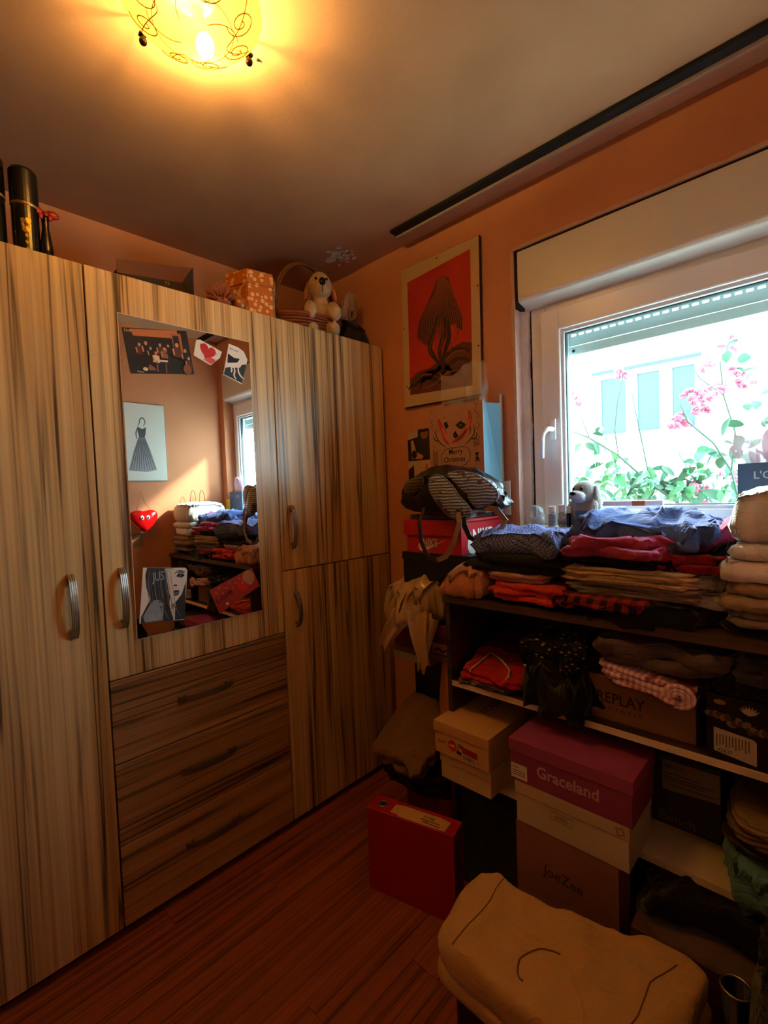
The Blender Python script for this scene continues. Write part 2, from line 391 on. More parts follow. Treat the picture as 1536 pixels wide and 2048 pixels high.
bm = bmesh.new()
box(bm, gx0, gx0+.004, FY+.004, FY+.02, gz0, gz1); box(bm, gx1-.004, gx1, FY+.004, FY+.02, gz0, gz1); box(bm, gx0+.004, gx1-.004, FY+.004, FY+.02, gz1-.004, gz1); box(bm, gx0+.004, gx1-.004, FY+.004, FY+.02, gz0, gz0+.004)
link('gasket', bm, GASK, win)
GL = bpy.data.materials.new('window glass'); GL.use_nodes = True; nt = GL.node_tree; nt.nodes.clear()
o_ = nt.nodes.new('ShaderNodeOutputMaterial'); tr = nt.nodes.new('ShaderNodeBsdfTransparent'); tr.inputs[0].default_value = (.93, .98, .97, 1)
gl = nt.nodes.new('ShaderNodeBsdfGlossy'); gl.inputs['Roughness'].default_value = .01; lw = nt.nodes.new('ShaderNodeLayerWeight'); lw.inputs[0].default_value = .5; pw = nt.nodes.new('ShaderNodeMath'); pw.operation = 'POWER'; pw.inputs[1].default_value = 4; nt.links.new(lw.outputs['Facing'], pw.inputs[0]); fr = nt.nodes.new('ShaderNodeMath'); fr.operation = 'MULTIPLY_ADD'; fr.inputs[1].default_value = .5; fr.inputs[2].default_value = .025; nt.links.new(pw.outputs[0], fr.inputs[0]); mxs = nt.nodes.new('ShaderNodeMixShader')
nt.links.new(fr.outputs[0], mxs.inputs[0]); nt.links.new(tr.outputs[0], mxs.inputs[1]); nt.links.new(gl.outputs[0], mxs.inputs[2]); nt.links.new(mxs.outputs[0], o_.inputs[0])
link('pane', B(gx0+.003, gx1-.003, FY+.010, FY+.014, gz0+.003, gz1-.003), GL, win)
# handle
bm = B(.813, .837, FY-.027, FY-.018, 1.545, 1.625, .004); hd = link('handle_plate', bm, PVC, win)
bm = bmesh.new(); tube(bm, [(.825, FY-.026, 1.585), (.825, FY-.055, 1.585), (.818, FY-.066, 1.582), (.806, FY-.068, 1.57), (.802, FY-.068, 1.55), (.800, FY-.066, 1.475)], [.009, .009, .010, .010, .009, .007], 10)
link('window_handle', bm, PVC, win, smooth=True)
# shutter box
bm = bmesh.new()
pr = [(YW-.004, 2.270), (YW-.004, 2.092), (YW+.002, 2.080), (FY-.002, 2.064), (FY+.07, 2.064), (FY+.07, 2.270)]
va = [bm.verts.new((.722, y, z)) for y, z in pr]; vb = [bm.verts.new((OX1-.002, y, z)) for y, z in pr]
for k in range(6): bm.faces.new((va[k], va[(k+1) % 6], vb[(k+1) % 6], vb[k]))
bm.faces.new(va); bm.faces.new(vb); bmesh.ops.bevel(bm, geom=bm.edges[:], offset=.002, segments=2, affect='EDGES')
link('shutter_box', bm, SHBOX, win)
bm = bmesh.new(); box(bm, OX0+.001, .721, YW+.003, YW+.07, 2.06, OZ1-.002); box(bm, .721, OX1, YW+.006, YW+.08, 2.263, OZ1-.001)
link('joint_gap', bm, GROOVE, win)
# roller shutter: slats with light slots, end bar
SLAT = mat('grey green shutter slat', '#c6dad8', .5)
def slat(z0, z1, slots):
    bm = bmesh.new(); Y = 1.862
    if not slots: box(bm, .83, 1.63, Y, Y+.009, z0, z1, .002)
    else:
        zc = z0+.52*(z1-z0); box(bm, .83, 1.63, Y, Y+.009, z0, zc-.004); box(bm, .83, 1.63, Y, Y+.009, zc+.004, z1)
        x = .83
        while x < 1.62: box(bm, x, x+.010, Y, Y+.009, zc-.004, zc+.004); x += .0285
    return bm
link('shutter_slat', slat(1.985, 2.06, False), SLAT, win); link('shutter_slat', slat(1.905, 1.983, True), SLAT, win)
link('shutter_end_bar', B(.83, 1.63, 1.858, 1.874, 1.868, 1.902, .002), SLAT, win)
bm = bmesh.new(); ball(bm, (.878, 1.856, 1.884), (.006, .003, .006)); link('shutter_stop', bm, BLACK, win, smooth=True)
bm = bmesh.new(); box(bm, .835, .86, 1.852, 1.88, 1.22, 2.06); box(bm, 1.61, OX1, 1.852, 1.88, 1.22, 2.06); link('guide_rail', bm, SLAT, win)
link('window_sill', B(OX0+.002, OX1-.002, YW-.03, FY-.001, 1.195, 1.216, .003), PVC, win)

# curtain rail on the ceiling
t = thing('curtain_rail', 'long dark curtain rail with pale lip on the ceiling above the window', 'rail', (.2, 1.60, ZC))
RD = mat('dark rail channel', '#0e0b0a', .7); RL = mat('pale rail lip', '#a68b7b', .5)
link('rail_channel', B(0, 1.49, -.018, .018, -.012, 0), RD, t); link('rail_lip', B(0, 1.49, .018, .030, -.022, 0, .001), RL, t)
link('rail_lip', B(0, 1.49, -.021, -.018, -.010, 0), RD, t)
# flaked plaster in the ceiling corner
bm = bmesh.new(); random.seed(3)
for k in range(46):
    a = random.uniform(0, 2*PI); r = random.uniform(0, 1)**.6; cx, cy = -.12+.10*r*math.cos(a), 1.555+.075*r*math.sin(a)
    s = random.uniform(.008, .022); q = random.uniform(0, 3)
    vs = [bm.verts.new((cx+s*random.uniform(.5, 1.2)*math.cos(q+j*PI/3), cy+s*random.uniform(.4, 1.1)*math.sin(q+j*PI/3), ZC-random.uniform(.001, .009))) for j in range(6)]
    bm.faces.new(vs)
o = link('peeling_plaster', bm, mat('flaking plaster', '#d8cdc0', .9)); tag(o, 'flaking grey plaster patch on ceiling above the toy dog basket', 'plaster', kind='stuff')

# ================================================================= CEILING LAMP
LC = (.570, .532)
lamp = thing('ceiling_lamp', 'round glass ceiling lamp glowing yellow with scrollwork pattern', 'lamp', (LC[0], LC[1], ZC))
GD = bpy.data.materials.new('glowing lamp glass'); GD.use_nodes = True; nt = GD.node_tree; nt.nodes.clear()
o_ = nt.nodes.new('ShaderNodeOutputMaterial'); em = nt.nodes.new('ShaderNodeEmission'); em.inputs[0].default_value = (1, .62, .12, 1); em.inputs[1].default_value = .6
tr = nt.nodes.new('ShaderNodeBsdfTransparent'); tr.inputs[0].default_value = (1, .88, .55, 1); mxs = nt.nodes.new('ShaderNodeMixShader'); mxs.inputs[0].default_value = .35
tl = nt.nodes.new('ShaderNodeBsdfTranslucent'); tl.inputs[0].default_value = (.22, .155, .035, 1); ads = nt.nodes.new('ShaderNodeAddShader')
nt.links.new(em.outputs[0], ads.inputs[0]); nt.links.new(tl.outputs[0], ads.inputs[1])
nt.links.new(ads.outputs[0], mxs.inputs[1]); nt.links.new(tr.outputs[0], mxs.inputs[2]); nt.links.new(mxs.outputs[0], o_.inputs[0])
RD_, DZ = .146, .055
def dz(r): return -.045-DZ*(1-(r/RD_)**2)**.8 if r < RD_ else -.045
bm = bmesh.new(); lathe(bm, [(r, dz(r)) for r in [0.0001+RD_*k/14 for k in range(14)]]+[(RD_, -.045), (RD_+.004, -.040), (RD_+.002, -.038), (RD_-.002, -.041)]+[(RD_*k/14+.0001, dz(RD_*k/14)+.004) for k in range(13, 0, -1)], 64)
link('glass_dish', bm, GD, lamp, smooth=True)
bm = bmesh.new(); random.seed(8)
def on_dish(a, r): return (r*math.cos(a), r*math.sin(a), dz(r)-.0012)
for k in range(4):
    a0 = k*PI/2+.3
    tube(bm, [on_dish(a0+.9*f, .04+.10*f*(1-.45*f)) for f in [j/16 for j in range(17)]], .0011, 5)
    tube(bm, [on_dish(a0+1.2-.75*f+.3*math.sin(4*f), .135-.06*math.sin(PI*f)) for f in [j/18 for j in range(19)]], .0012, 5)
    for q in (0, 1):
        cx, cy = .106*math.cos(a0+.5+.7*q), .106*math.sin(a0+.5+.7*q)
        pts = []
        for j in range(26):
            th = j*.42; rr = .004+.0011*j; x, y = cx+rr*math.cos(th), cy+rr*math.sin(th); r = min(math.hypot(x, y), RD_-.004); a = math.atan2(y, x); pts.append(on_dish(a, r))
        tube(bm, pts, .0014, 5)
tube(bm, [on_dish(2*PI*k/60, .085) for k in range(60)], .001, 5, closed=True)
link('scrollwork', bm, mat('etched amber line', '#b06a1c', .4, emit=.35), lamp, smooth=True)
for a in (3.52, 1.684, 5.7):
    bm = bmesh.new(); x, y = (RD_+.006)*math.cos(a), (RD_+.006)*math.sin(a)
    tube(bm, [(x, y, 0), (x, y, -.052)], .0035, 8); ball(bm, (x, y, -.056), .009); box(bm, x-.008, x+.008, y-.008, y+.008, -.044, -.036, .002)
    link('clip', bm, mat('dark bronze clip', '#30200f', .4, metal=.8), lamp, smooth=True)
bm = bmesh.new(); lathe(bm, [(.05, -.0005), (.05, -.016), (.0001, -.018)], 24); link('ceiling_plate', bm, PVC, lamp)
BULB = mat('lit bulb', (1, .66, .21, 1), .3, emit=900)
for x, y in ((-.055, .055), (.055, -.055)):
    bm = bmesh.new(); ball(bm, (x, y, -.052), (.021, .021, .026)); link('bulb', bm, BULB, lamp, smooth=True)
    bm = bmesh.new(); tube(bm, [(x*.4, y*.4, -.018), (x*.6, y*.6, -.03)], .012, 10); link('bulb_holder', bm, PVC, lamp)
bm = bmesh.new(); ball(bm, (.52, .73, ZC-.002), (.004, .004, .003)); tag(link('ceiling_nail', bm, BLACK, smooth=True), 'tiny dark nail head in ceiling beside the lamp', 'nail')

# ================================================================= WARDROBES
HZ = 2.08
YA, YB, YC_ = .435, 1.0785, 1.709
def handle(parent, y, z, vert=True, l=.155):
    bm = bmesh.new()
    for k in range(4):
        o = (k-1.5)*.0052
        pts = [(.004+.026*math.sin(PI*f)**.45, f) for f in [j/10 for j in range(11)]]
        path = [(x, y+o, z-l/2*1.22+l*1.22*f) if vert else (x, y-l/2*1.22+l*1.22*f, z+o) for x, f in pts]
        tube(bm, path, .0024, 6)
    for s in (-1, 1):
        a, b = (y, z+s*l*.46) if vert else (y+s*l*.46, z)
        box(bm, 0, .022, a-.009 if vert else a-.004, a+.009 if vert else a+.004, b-.004 if vert else b-.009, b+.004 if vert else b+.009, .001)
    return link('handle', bm, METAL if vert else mat('brown bronze handle', '#6e5844', .5, metal=.5), parent, smooth=False)
CARC = wood('wardrobe carcass', 2, '#7a5a3c', '#5d432c', '#22160d')
def unit(y0, y1, label):
    t = thing('wardrobe', label, 'wardrobe', (0, 0, 0), 0)
    bm = bmesh.new(); box(bm, -.54, -.022, y0+.002, y0+.018, .03, HZ-.004); box(bm, -.54, -.022, y1-.018, y1-.002, .03, HZ-.004)
    box(bm, -.54, -.022, y0+.018, y1-.018, HZ-.022, HZ-.004); box(bm, -.54, -.022, y0+.018, y1-.018, .03, .048); box(bm, -.545, -.54, y0+.002, y1-.002, .03, HZ-.004)
    link('carcass', bm, CARC, t)
    link('plinth', B(-.52, -.035, y0+.004, y1-.004, 0, .03), BLACK, t); return t
G = .0022
def door(t, y0, y1, z0, z1, m=None, name='door'):
    o = link(name, B(-.02, 0, y0+G, y1-G, z0+G, z1-G, .0015), m or WOODV, t); return o
t = unit(-.85, -.209, 'zebra-wood wardrobe unit left of frame, out of view'); t['label'] = 'zebra-wood wardrobe unit beside the one under the dark bottle tubes'
d = door(t, -.85, -.209, .03, HZ); handle(d, -.78, 1.07)
t = unit(-.209, YA, 'tall single-door zebra-wood wardrobe unit at left, dark tubes on top')
d = door(t, -.209, YA, .03, HZ); handle(d, .352, 1.07)
t = unit(YA, YB, 'zebra-wood wardrobe unit with mirror door above three drawers')
d = door(t, YA, YB, .817, HZ); handle(d, .487, 1.07)
for a, b in ((.551, .817), (.2915, .551), (.03, .2915)):
    d = door(t, YA, YB, a, b, WOODH, 'drawer'); handle(d, .737, {.551: .692, .2915: .441, .03: .180}[a], False, .165)
t = unit(YB, YC_, 'zebra-wood wardrobe unit with two stacked doors next to the orange wall')
d = door(t, YB, YC_, 1.065, HZ); handle(d, 1.133, 1.24, l=.145)
d = door(t, YB, YC_, .03, 1.065); handle(d, 1.139, .90, l=.12)

# ---- mirror and cards stuck on it
mr = thing('mirror', 'frameless rectangular mirror on wardrobe door with cards stuck on', 'mirror', (0, .75, 1.44))
bm = B(.0005, .006, -.229, .225, -.51, .515, .001, 1)
link('mirror_glass', bm, MIRROR, mr)
link('mirror_backing', B(.0002, .0048, -.2305, .2265, -.5115, .5165), mat('mirror edge', '#c9c5bb', .3), mr)
def card(name, label, cat, pts, m, th=.0012):
    """a flat card on the mirror given by its (y, z) corners"""
    n = len(pts); cy = sum(p[0] for p in pts)/n; cz = sum(p[1] for p in pts)/n
    t = thing(name, label, cat, (.0065, cy, cz)); bm = bmesh.new()
    a = [bm.verts.new((0, y-cy, z-cz)) for y, z in pts]; b = [bm.verts.new((th, y-cy, z-cz)) for y, z in pts]
    bm.faces.new(a); bm.faces.new(b)
    for k in range(n): bm.faces.new((a[k], a[(k+1) % n], b[(k+1) % n], b[k]))
    link('card', bm, m, t); F = Frame((th, -cy, -cz), (0, 1, 0), (0, 0, 1), t); return t, F
DK = mat('dark photo print', '#19120d', .5); SKIN = mat('printed skin', '#c08a63', .6); SKIN2 = mat('printed skin shade', '#8a5a3e', .6)
t, F = card('group_photo_print', 'dark tilted group photo print stuck at top left of the mirror', 'photo', [(.530, 1.912), (.734, 1.944), (.754, 1.801), (.548, 1.773)], DK)
poly(F, [(.552, 1.912), (.700, 1.938), (.706, 1.912), (.562, 1.893)], mat('printed orange wall', '#b06a3c', .6))
poly(F, [(.680, 1.925), (.712, 1.93), (.722, 1.86), (.690, 1.86)], mat('printed orange door', '#a35a30', .6))
poly(F, [(.685, 1.918), (.705, 1.921), (.712, 1.86), (.690, 1.86)], DK)
LITE = mat('printed light cloth', '#d9c3a0', .6)
random.seed(12)
for (a, b, s, seated) in [(.578, 1.868, .9, 0), (.598, 1.876, 1, 0), (.612, 1.862, .8, 1), (.628, 1.850, .9, 1), (.642, 1.878, .9, 0), (.655, 1.868, .9, 0), (.668, 1.880, .8, 0), (.697, 1.888, 1.2, 0), (.724, 1.874, 1.0, 0), (.735, 1.85, .9, 0)]:
    poly(F, ell(a, b, .005*s, .0065*s, 10), SKIN); poly(F, [(a-.011*s, b-.008*s), (a+.011*s, b-.008*s), (a+.013*s, b-.034*s), (a-.012*s, b-.034*s)], random.choice([SKIN2, LITE, DK, mat('printed dark red cloth', '#56281c', .6)]))
    poly(F, [(a-.014*s, b-.012*s), (a-.009*s, b-.011*s), (a-.006*s, b-.028*s), (a-.010*s, b-.029*s)], SKIN)
poly(F, [(.622, 1.828), (.664, 1.832), (.664, 1.826), (.622, 1.822)], LITE)
for a in (.628, .656): poly(F, [(a, 1.824), (a+.003, 1.824), (a+.004, 1.79), (a, 1.79)], SKIN2)
poly(F, ell(.729, 1.812, .014, .016, 16), mat('printed basket', '#7d4f35', .6)); poly(F, ell(.592, 1.792, .008, .006, 10), LITE)
poly(F, [(.600, 1.796), (.605, 1.81), (.622, 1.80), (.626, 1.793), (.606, 1.79)], SKIN2)
text(F, 'music', .566, 1.779, .009, LITE); text(F, 'Live', .534, 1.900, .012, LITE, rot=.1)
t, F = card('heart_card', 'white card with a red splattered heart stuck on the mirror', 'card', [(.768, 1.921), (.781, 1.925), (.861, 1.897), (.852, 1.874), (.816, 1.842), (.755, 1.866)], PAPER)
RED = mat('printed red', '#b8221c', .6); LRED = mat('printed light red', '#d9534a', .6)
hp = []
for k in range(40):
    th = 2*PI*k/40; x = 16*math.sin(th)**3; y = 13*math.cos(th)-5*math.cos(2*th)-2*math.cos(3*th)-math.cos(4*th); j = 1+.07*noise.noise(Vector((k*1.7, 0, 0)))*2
    x, y = x*j*.0019, y*j*.0019; hp.append((.806+x*math.cos(-.35)-y*math.sin(-.35), 1.888+x*math.sin(-.35)+y*math.cos(-.35)))
poly(F, hp, RED)
for k in range(26):
    poly(F, ell(.80+random.uniform(-.02, .045), 1.866+random.uniform(-.018, .014), .0012, .0012, 6), LRED) if k % 2 else poly(F, ell(.835+random.uniform(-.02, .015), 1.883+random.uniform(-.02, .015), .0014, .001, 6), RED)
poly(F, [(.792, 1.857), (.816, 1.872), (.836, 1.86), (.816, 1.845)], LRED, h=.0005)
t, F = card('dancer_card', 'white and black card with a bent pale figure at mirror top right', 'card', [(.890, 1.932), (.926, 1.926), (.950, 1.914), (.963, 1.887), (.934, 1.792), (.862, 1.816)], PAPER)
poly(F, [(.871, 1.842), (.954, 1.868), (.957, 1.862), (.934, 1.795), (.864, 1.818)], mat('card charcoal', '#2c2a28', .6)); poly(F, [(.884, 1.896), (.908, 1.884), (.93, 1.884), (.918, 1.862), (.880, 1.862)], INK)
poly(F, [(.870, 1.850), (.885, 1.862), (.918, 1.868), (.934, 1.884), (.944, 1.872), (.930, 1.852), (.898, 1.846)], PAPER)
strokes(F, [[(.902, 1.856), (.908, 1.838), (.904, 1.82), (.912, 1.806)], [(.925, 1.858), (.922, 1.84), (.93, 1.822), (.944, 1.812)], [(.893, 1.85), (.896, 1.838), (.893, 1.829)]], .006, PAPER)
text(F, 'not now', .892, 1.914, .010, INK, rot=-.2)
t, F = card('fashion_magazine_cover', 'black and white portrait cover with large lettering at mirror bottom left', 'poster', [(.550, 1.156), (.684, 1.137), (.692, 1.130), (.672, .961), (.529, .979)], PAPER)
GREY = mat('print grey', '#8f959c', .6); DG = mat('print dark grey', '#2b2e33', .6); MG = mat('print mid grey', '#5b6067', .6)
poly(F, [(.562, 1.154), (.645, 1.142), (.632, 1.07), (.625, 1.02), (.636, .966), (.532, .979), (.535, 1.0), (.556, 1.035), (.566, 1.05), (.556, 1.09), (.555, 1.13)], DG)
poly(F, [(.618, 1.144), (.672, 1.137), (.680, 1.10), (.668, 1.05), (.645, 1.026), (.634, 1.030), (.626, 1.06)], PAPER)
poly(F, [(.645, 1.026), (.668, 1.05), (.684, 1.09), (.674, .963), (.640, .967)], DG)
poly(F, [(.652, 1.113), (.662, 1.121), (.676, 1.118), (.681, 1.110), (.668, 1.105)], INK); poly(F, ell(.667, 1.113, .004, .0045, 12), GREY); poly(F, ell(.667, 1.113, .002, .0025, 10), INK)
strokes(F, [[(.648, 1.122), (.662, 1.130), (.683, 1.124)], [(.658, 1.121), (.667, 1.125), (.682, 1.119)]], .0035, DG)
poly(F, [(.641, 1.083), (.646, 1.087), (.655, 1.083), (.652, 1.079)], MG); strokes(F, [[(.642, 1.082), (.652, 1.080)]], .002, INK)
poly(F, [(.638, 1.062), (.647, 1.067), (.658, 1.064), (.661, 1.059), (.645, 1.057)], DG); poly(F, [(.638, 1.056), (.661, 1.058), (.655, 1.048), (.644, 1.047)], MG)
hl = []
random.seed(2)
for k in range(24):
    f = k/24; x0 = .566+.075*f; hl.append([(x0, 1.150-.008*f), (x0-.006+.012*f, 1.10), (x0-.004+.016*f, 1.05), (x0+.004+.02*(f-.3), 1.005), (x0+.012+.02*f, .972)])
strokes(F, hl[::3], .0016, MG); strokes(F, hl[1::5], .0016, GREY)
poly(F, [(.560, 1.03), (.576, 1.046), (.598, 1.044), (.606, 1.02), (.60, .975), (.545, .98), (.54, 1.0)], GREY)
WT = mat('print steel lettering', '#a3abb6', .5)
text(F, 'JUST', .576, 1.108, .042, WT, sx=.62); text(F, 'BE', .590, 1.034, .018, INK); text(F, 'YOUR', .592, 1.006, .026, INK, sx=.75); text(F, 'SELF', .556, .983, .026, WT, sx=.85)
t, F = card('valentine_card', 'red card with heart shape tilted across mirror bottom right', 'card', [(.766, 1.044), (.937, 1.101), (.968, 1.027), (.800, .953)], mat('valentine red card', '#a32a1c', .5))
cx, cy = .915, 1.062
poly(F, ell(.921, 1.066, .024, .029, 24, .4), mat('valentine tan', '#b98a64', .6)); poly(F, [(.868, 1.04), (.885, 1.07), (.922, 1.04), (.908, 1.02), (.888, 1.018)], mat('valentine bright red', '#c7281d', .5))
OR_ = mat('valentine orange', '#c85632', .6)
for k in range(9): poly(F, ell(.79+.013*k, 1.03+.004*k+.014*math.sin(k*2.1), .006, .004, 12, k), OR_)
text(F, 'Love', .792, .990, .036, mat('valentine dark red', '#4c0f0b', .5), rot=.42); poly(F, ell(.83, .985, .006, .005, 10), PAPER)

# ================================================================= ON TOP OF THE WARDROBES
TUBE = mat('glossy black tin', '#0b0d09', .25, spec=.6); GOLD = mat('printed gold', '#b08a3a', .35, metal=.7)
def tin(label, x, y, h, r):
    t = thing('bottle_tube', label, 'tube', (x, y, HZ), .6)
    link('tube_body', lathe(bmesh.new(), [(0.0001, 0), (r, 0), (r, h*.62), (.0001, h*.62)], 32), TUBE, t, smooth=False)
    link('tube_lid', lathe(bmesh.new(), [(r+.001, h*.625), (r+.0015, h*.63), (r+.0015, h*.97), (r-.003, h), (.0001, h)], 32), TUBE, t, smooth=False)
    link('gold_band', lathe(bmesh.new(), [(r+.0006, h*.60), (r+.0018, h*.61), (r+.0018, h*.624), (r+.0006, h*.63)], 32), GOLD, t)
    bm = bmesh.new()
    for dx, dzz, s in [(0, .38, .012), (.006, .43, .007), (-.007, .42, .006), (.004, .34, .006), (-.004, .33, .006), (0, .27, .004), (0, .2, .004), (0, .13, .0035)]:
        for sg in (0, 1):
            a = -.75+dx/r; cx_, cz_ = a, h*dzz
            pts = [(cx_+s/r*math.cos(q)*(1+.3*math.sin(3*q)), cz_+s*1.4*math.sin(q)) for q in [2*PI*j/8 for j in range(8)]]
            if sg == 0: bm.faces.new([bm.verts.new(((r+.0008)*math.cos(a_), (r+.0008)*math.sin(a_), z_)) for a_, z_ in pts])
    link('gold_crest', bm, GOLD, t)
tin('black whisky tube cut off by the left edge of the photo', -.13, .245, .285, .036)
tin('black whisky tube with gold band next to the bow-tied bottle', -.12, .325, .272, .034)
t = thing('small_bottle', 'slim dark bottle with red bow at its neck on wardrobe', 'bottle', (-.11, .372, HZ))
link('bottle_body', lathe(bmesh.new(), [(.0001, 0), (.017, 0), (.017, .06), (.012, .10), (.009, .12), (.010, .145), (.0125, .155), (.0001, .156)], 24), TUBE, t, smooth=True)
bm = bmesh.new()
for s in (-1, 1): ball(bm, (.004, s*.020, .165), (.008, .018, .012)); ball(bm, (.01, s*.012, .150), (.004, .006, .009))
ball(bm, (.006, 0, .16), .009); link('red_bow', bm, mat('red satin', '#9c241c', .35), t, smooth=True)
# open dark card box
t = thing('open_card_box', 'dark brown open card box with raised flap on the wardrobe', 'box', (-.20, .73, HZ))
DBR = mat('dark brown card', '#6a3d22', .6, var=.2); DB2 = mat('black brown card', '#241711', .6)
def slabpoly(pts, th, m, name):
    bm = bmesh.new(); f = bm.faces.new([bm.verts.new(p) for p in pts]); bm.normal_update()
    r = bmesh.ops.extrude_face_region(bm, geom=[f]); n_ = f.normal.copy(); bmesh.ops.translate(bm, verts=[v for v in r['geom'] if isinstance(v, bmesh.types.BMVert)], vec=n_*th); return link(name, bm, m, t)
link('box_body', B(-.13, -.004, -.125, .125, 0, .118, .001), DB2, t)
slabpoly([(0, -.138, .088), (0, -.135, .136), (0, .137, .186), (0, .095, .118)], .003, DBR, 'raised_flap')
slabpoly([(0, -.125, 0), (0, -.125, .090), (0, .095, .119), (0, .122, .085), (0, .122, 0)], .002, DB2, 'box_front')
slabpoly([(.004, .095, .120), (.004, .137, .190), (.004, .134, .075), (.004, .120, .060)], .002, DB2, 'end_flap')
F = Frame((.0045, 0, .09), (0, 1, 0), (0, 0, 1), t); text(F, '93', .025, .003, .018, GOLD)
# fluffy pink tuft and ornament ball
bm = bmesh.new(); random.seed(6)
for k in range(70):
    a = random.uniform(0, 2*PI); e_ = random.uniform(.1, 1.4); r = random.uniform(.045, .085); p0 = Vector((0, 0, .012)); d_ = Vector((math.cos(a)*math.cos(e_), math.sin(a)*math.cos(e_), math.sin(e_)))
    tube(bm, [p0, p0+d_*r*.6+Vector((0, 0, .004)), p0+d_*r], [.005, .004, .001], 5)
ball(bm, (0, 0, .018), (.03, .035, .018))
tag(link('feather_pompom', bm, mat('dusty pink fluff', '#9a5a3e', .95), loc=(-.07, .915, HZ+.012), smooth=True), 'fluffy dusty pink feather pompom between card box and hexagonal box', 'pompom')
t = thing('ornament_ball', 'round gold bauble on a cord beside the hexagonal patterned box', 'bauble', (-.055, .975, HZ))
bm = bmesh.new(); ball(bm, (0, 0, .033), .030); link('ball', bm, mat('amber foil', '#b8763a', .35, metal=.3, var=.4, vscale=60), t, smooth=True)
bm = bmesh.new(); tube(bm, [(-.0, .0, .062), (-.02, .01, .09), (-.03, .04, .13), (-.03, .08, .155)], .0016, 6); link('cord', bm, mat('beige cord', '#b09068', .8), t, smooth=True)
# hexagonal box
FLOR = pattern('orange floral paper', 'floral', '#c06a28', '#e8b877', 46, rough=.55, bump=0)
t = thing('hexagonal_box', 'orange floral hexagonal gift box with lid on the wardrobe', 'box', (-.16, 1.10, HZ), .35)
def prism(r, z0, z1, n=6, a0=0):
    bm = bmesh.new(); a = [bm.verts.new((r*math.cos(a0+2*PI*k/n), r*math.sin(a0+2*PI*k/n), z0)) for k in range(n)]; b = [bm.verts.new((v.co.x, v.co.y, z1)) for v in a]
    bm.faces.new(a); bm.faces.new(b); [bm.faces.new((a[k], a[(k+1) % n], b[(k+1) % n], b[k])) for k in range(n)]
    bmesh.ops.bevel(bm, geom=bm.edges[:], offset=.001, segments=1, affect='EDGES'); return bm
link('box_body', prism(.102, 0, .145), FLOR, t); link('lid', prism(.108, .142, .196), FLOR, t)
# wicker basket with handle
WICK = mat('reddish wicker', '#9c4f26', .5, var=.4, vscale=40)
t = thing('wicker_basket', 'reddish wicker basket with tall arched handle on wardrobe', 'basket', (-.22, 1.43, HZ))
bm = bmesh.new(); nst = 26
for j in range(8):
    z = .008+j*.0125; rx, ry = .10+.004*j, .155+.006*j
    pts = [((rx+.004*math.sin(k*PI+j*PI))*math.cos(2*PI*k/nst), (ry+.004*math.sin(k*PI+j*PI))*math.sin(2*PI*k/nst), z) for k in range(nst)]
    tube(bm, pts, .0058, 6, closed=True)
link('woven_side', bm, WICK, t, smooth=True)
bm = bmesh.new()
for k in range(nst//2): a = 4*PI*k/nst; tube(bm, [(.10*math.cos(a), .155*math.sin(a), .002), (.13*math.cos(a), .198*math.sin(a), .105)], .003, 5)
link('stakes', bm, WICK, t, smooth=True)
bm = bmesh.new(); tube(bm, [(.132*math.cos(2*PI*k/40), .20*math.sin(2*PI*k/40), .104) for k in range(40)], .008, 8, closed=True); link('rim', bm, WICK, t, smooth=True)
bm = bmesh.new(); tube(bm, [(0, .19*math.cos(PI*k/24), .10+.285*math.sin(PI*k/24)) for k in range(25)], .008, 8); tube(bm, [(.012, .185*math.cos(PI*k/24), .10+.278*math.sin(PI*k/24)) for k in range(25)], .005, 8); link('arched_handle', bm, mat('pale wicker handle', '#7c5030', .6), t, smooth=True)
link('base', lathe(bmesh.new(), [(.0001, 0), (.1, 0), (.1, .004), (.0001, .004)], 24), WICK, t)

def fuse(name, bm, m, parent, vox=.004, sm=4):
    """grow one continuous surface over overlapping rounded forms"""
    o = link(name, bm, m, parent, smooth=True); r = o.modifiers.new('r', 'REMESH'); r.mode = 'VOXEL'; r.voxel_size = vox; r.use_smooth_shade = True
    s = o.modifiers.new('s', 'SMOOTH'); s.factor = .6; s.iterations = sm
    return o
CREAM = mat('cream plush', '#d9b98c', .95, bump=.9, bscale=180, var=.2, vscale=40, sheen=.3); TAN = mat('tan plush ear', '#b4703c', .95, bump=.7, bscale=200, sheen=.3)
NOSE = mat('shiny black nose', '#08080a', .25)
def q(x, y, z): return Matrix.Rotation(z, 3, 'Z').to_quaternion() @ Matrix.Rotation(y, 3, 'Y').to_quaternion() @ Matrix.Rotation(x, 3, 'X').to_quaternion()
t = thing('toy_dog', 'cream plush dog with tan ears sitting in the wicker basket', 'soft toy', (-.145, 1.455, HZ+.012), -.55)
bm = bmesh.new()
ball(bm, (0, 0, .10), (.055, .058, .085)); ball(bm, (.01, 0, .175), (.035, .035, .03)); ball(bm, (.012, 0, .245), (.056, .056, .062)); ball(bm, (.045, 0, .222), (.048, .040, .036)); ball(bm, (.01, 0, .285), (.036, .038, .028))
for s in (-1, 1):
    ball(bm, (.04, s*.055, .135), (.030, .026, .045), q(0, -.7, s*.3)); ball(bm, (.075, s*.056, .108), (.030, .030, .036))
    ball(bm, (.04, s*.05, .04), (.05, .032, .034))
fuse('body', bm, CREAM, t)
for s in (-1, 1):
    bm = bmesh.new(); ball(bm, (.004, s*.062, .225), (.022, .012, .052), q(s*.25, 0, 0)); fuse('ear', bm, TAN, t, .004, 2)
    bm = bmesh.new(); ball(bm, (.062, s*.024, .262), .006); link('eye', bm, NOSE, t, smooth=True)
bm = bmesh.new(); ball(bm, (.092, 0, .238), (.012, .0155, .018)); link('nose', bm, NOSE, t, smooth=True)
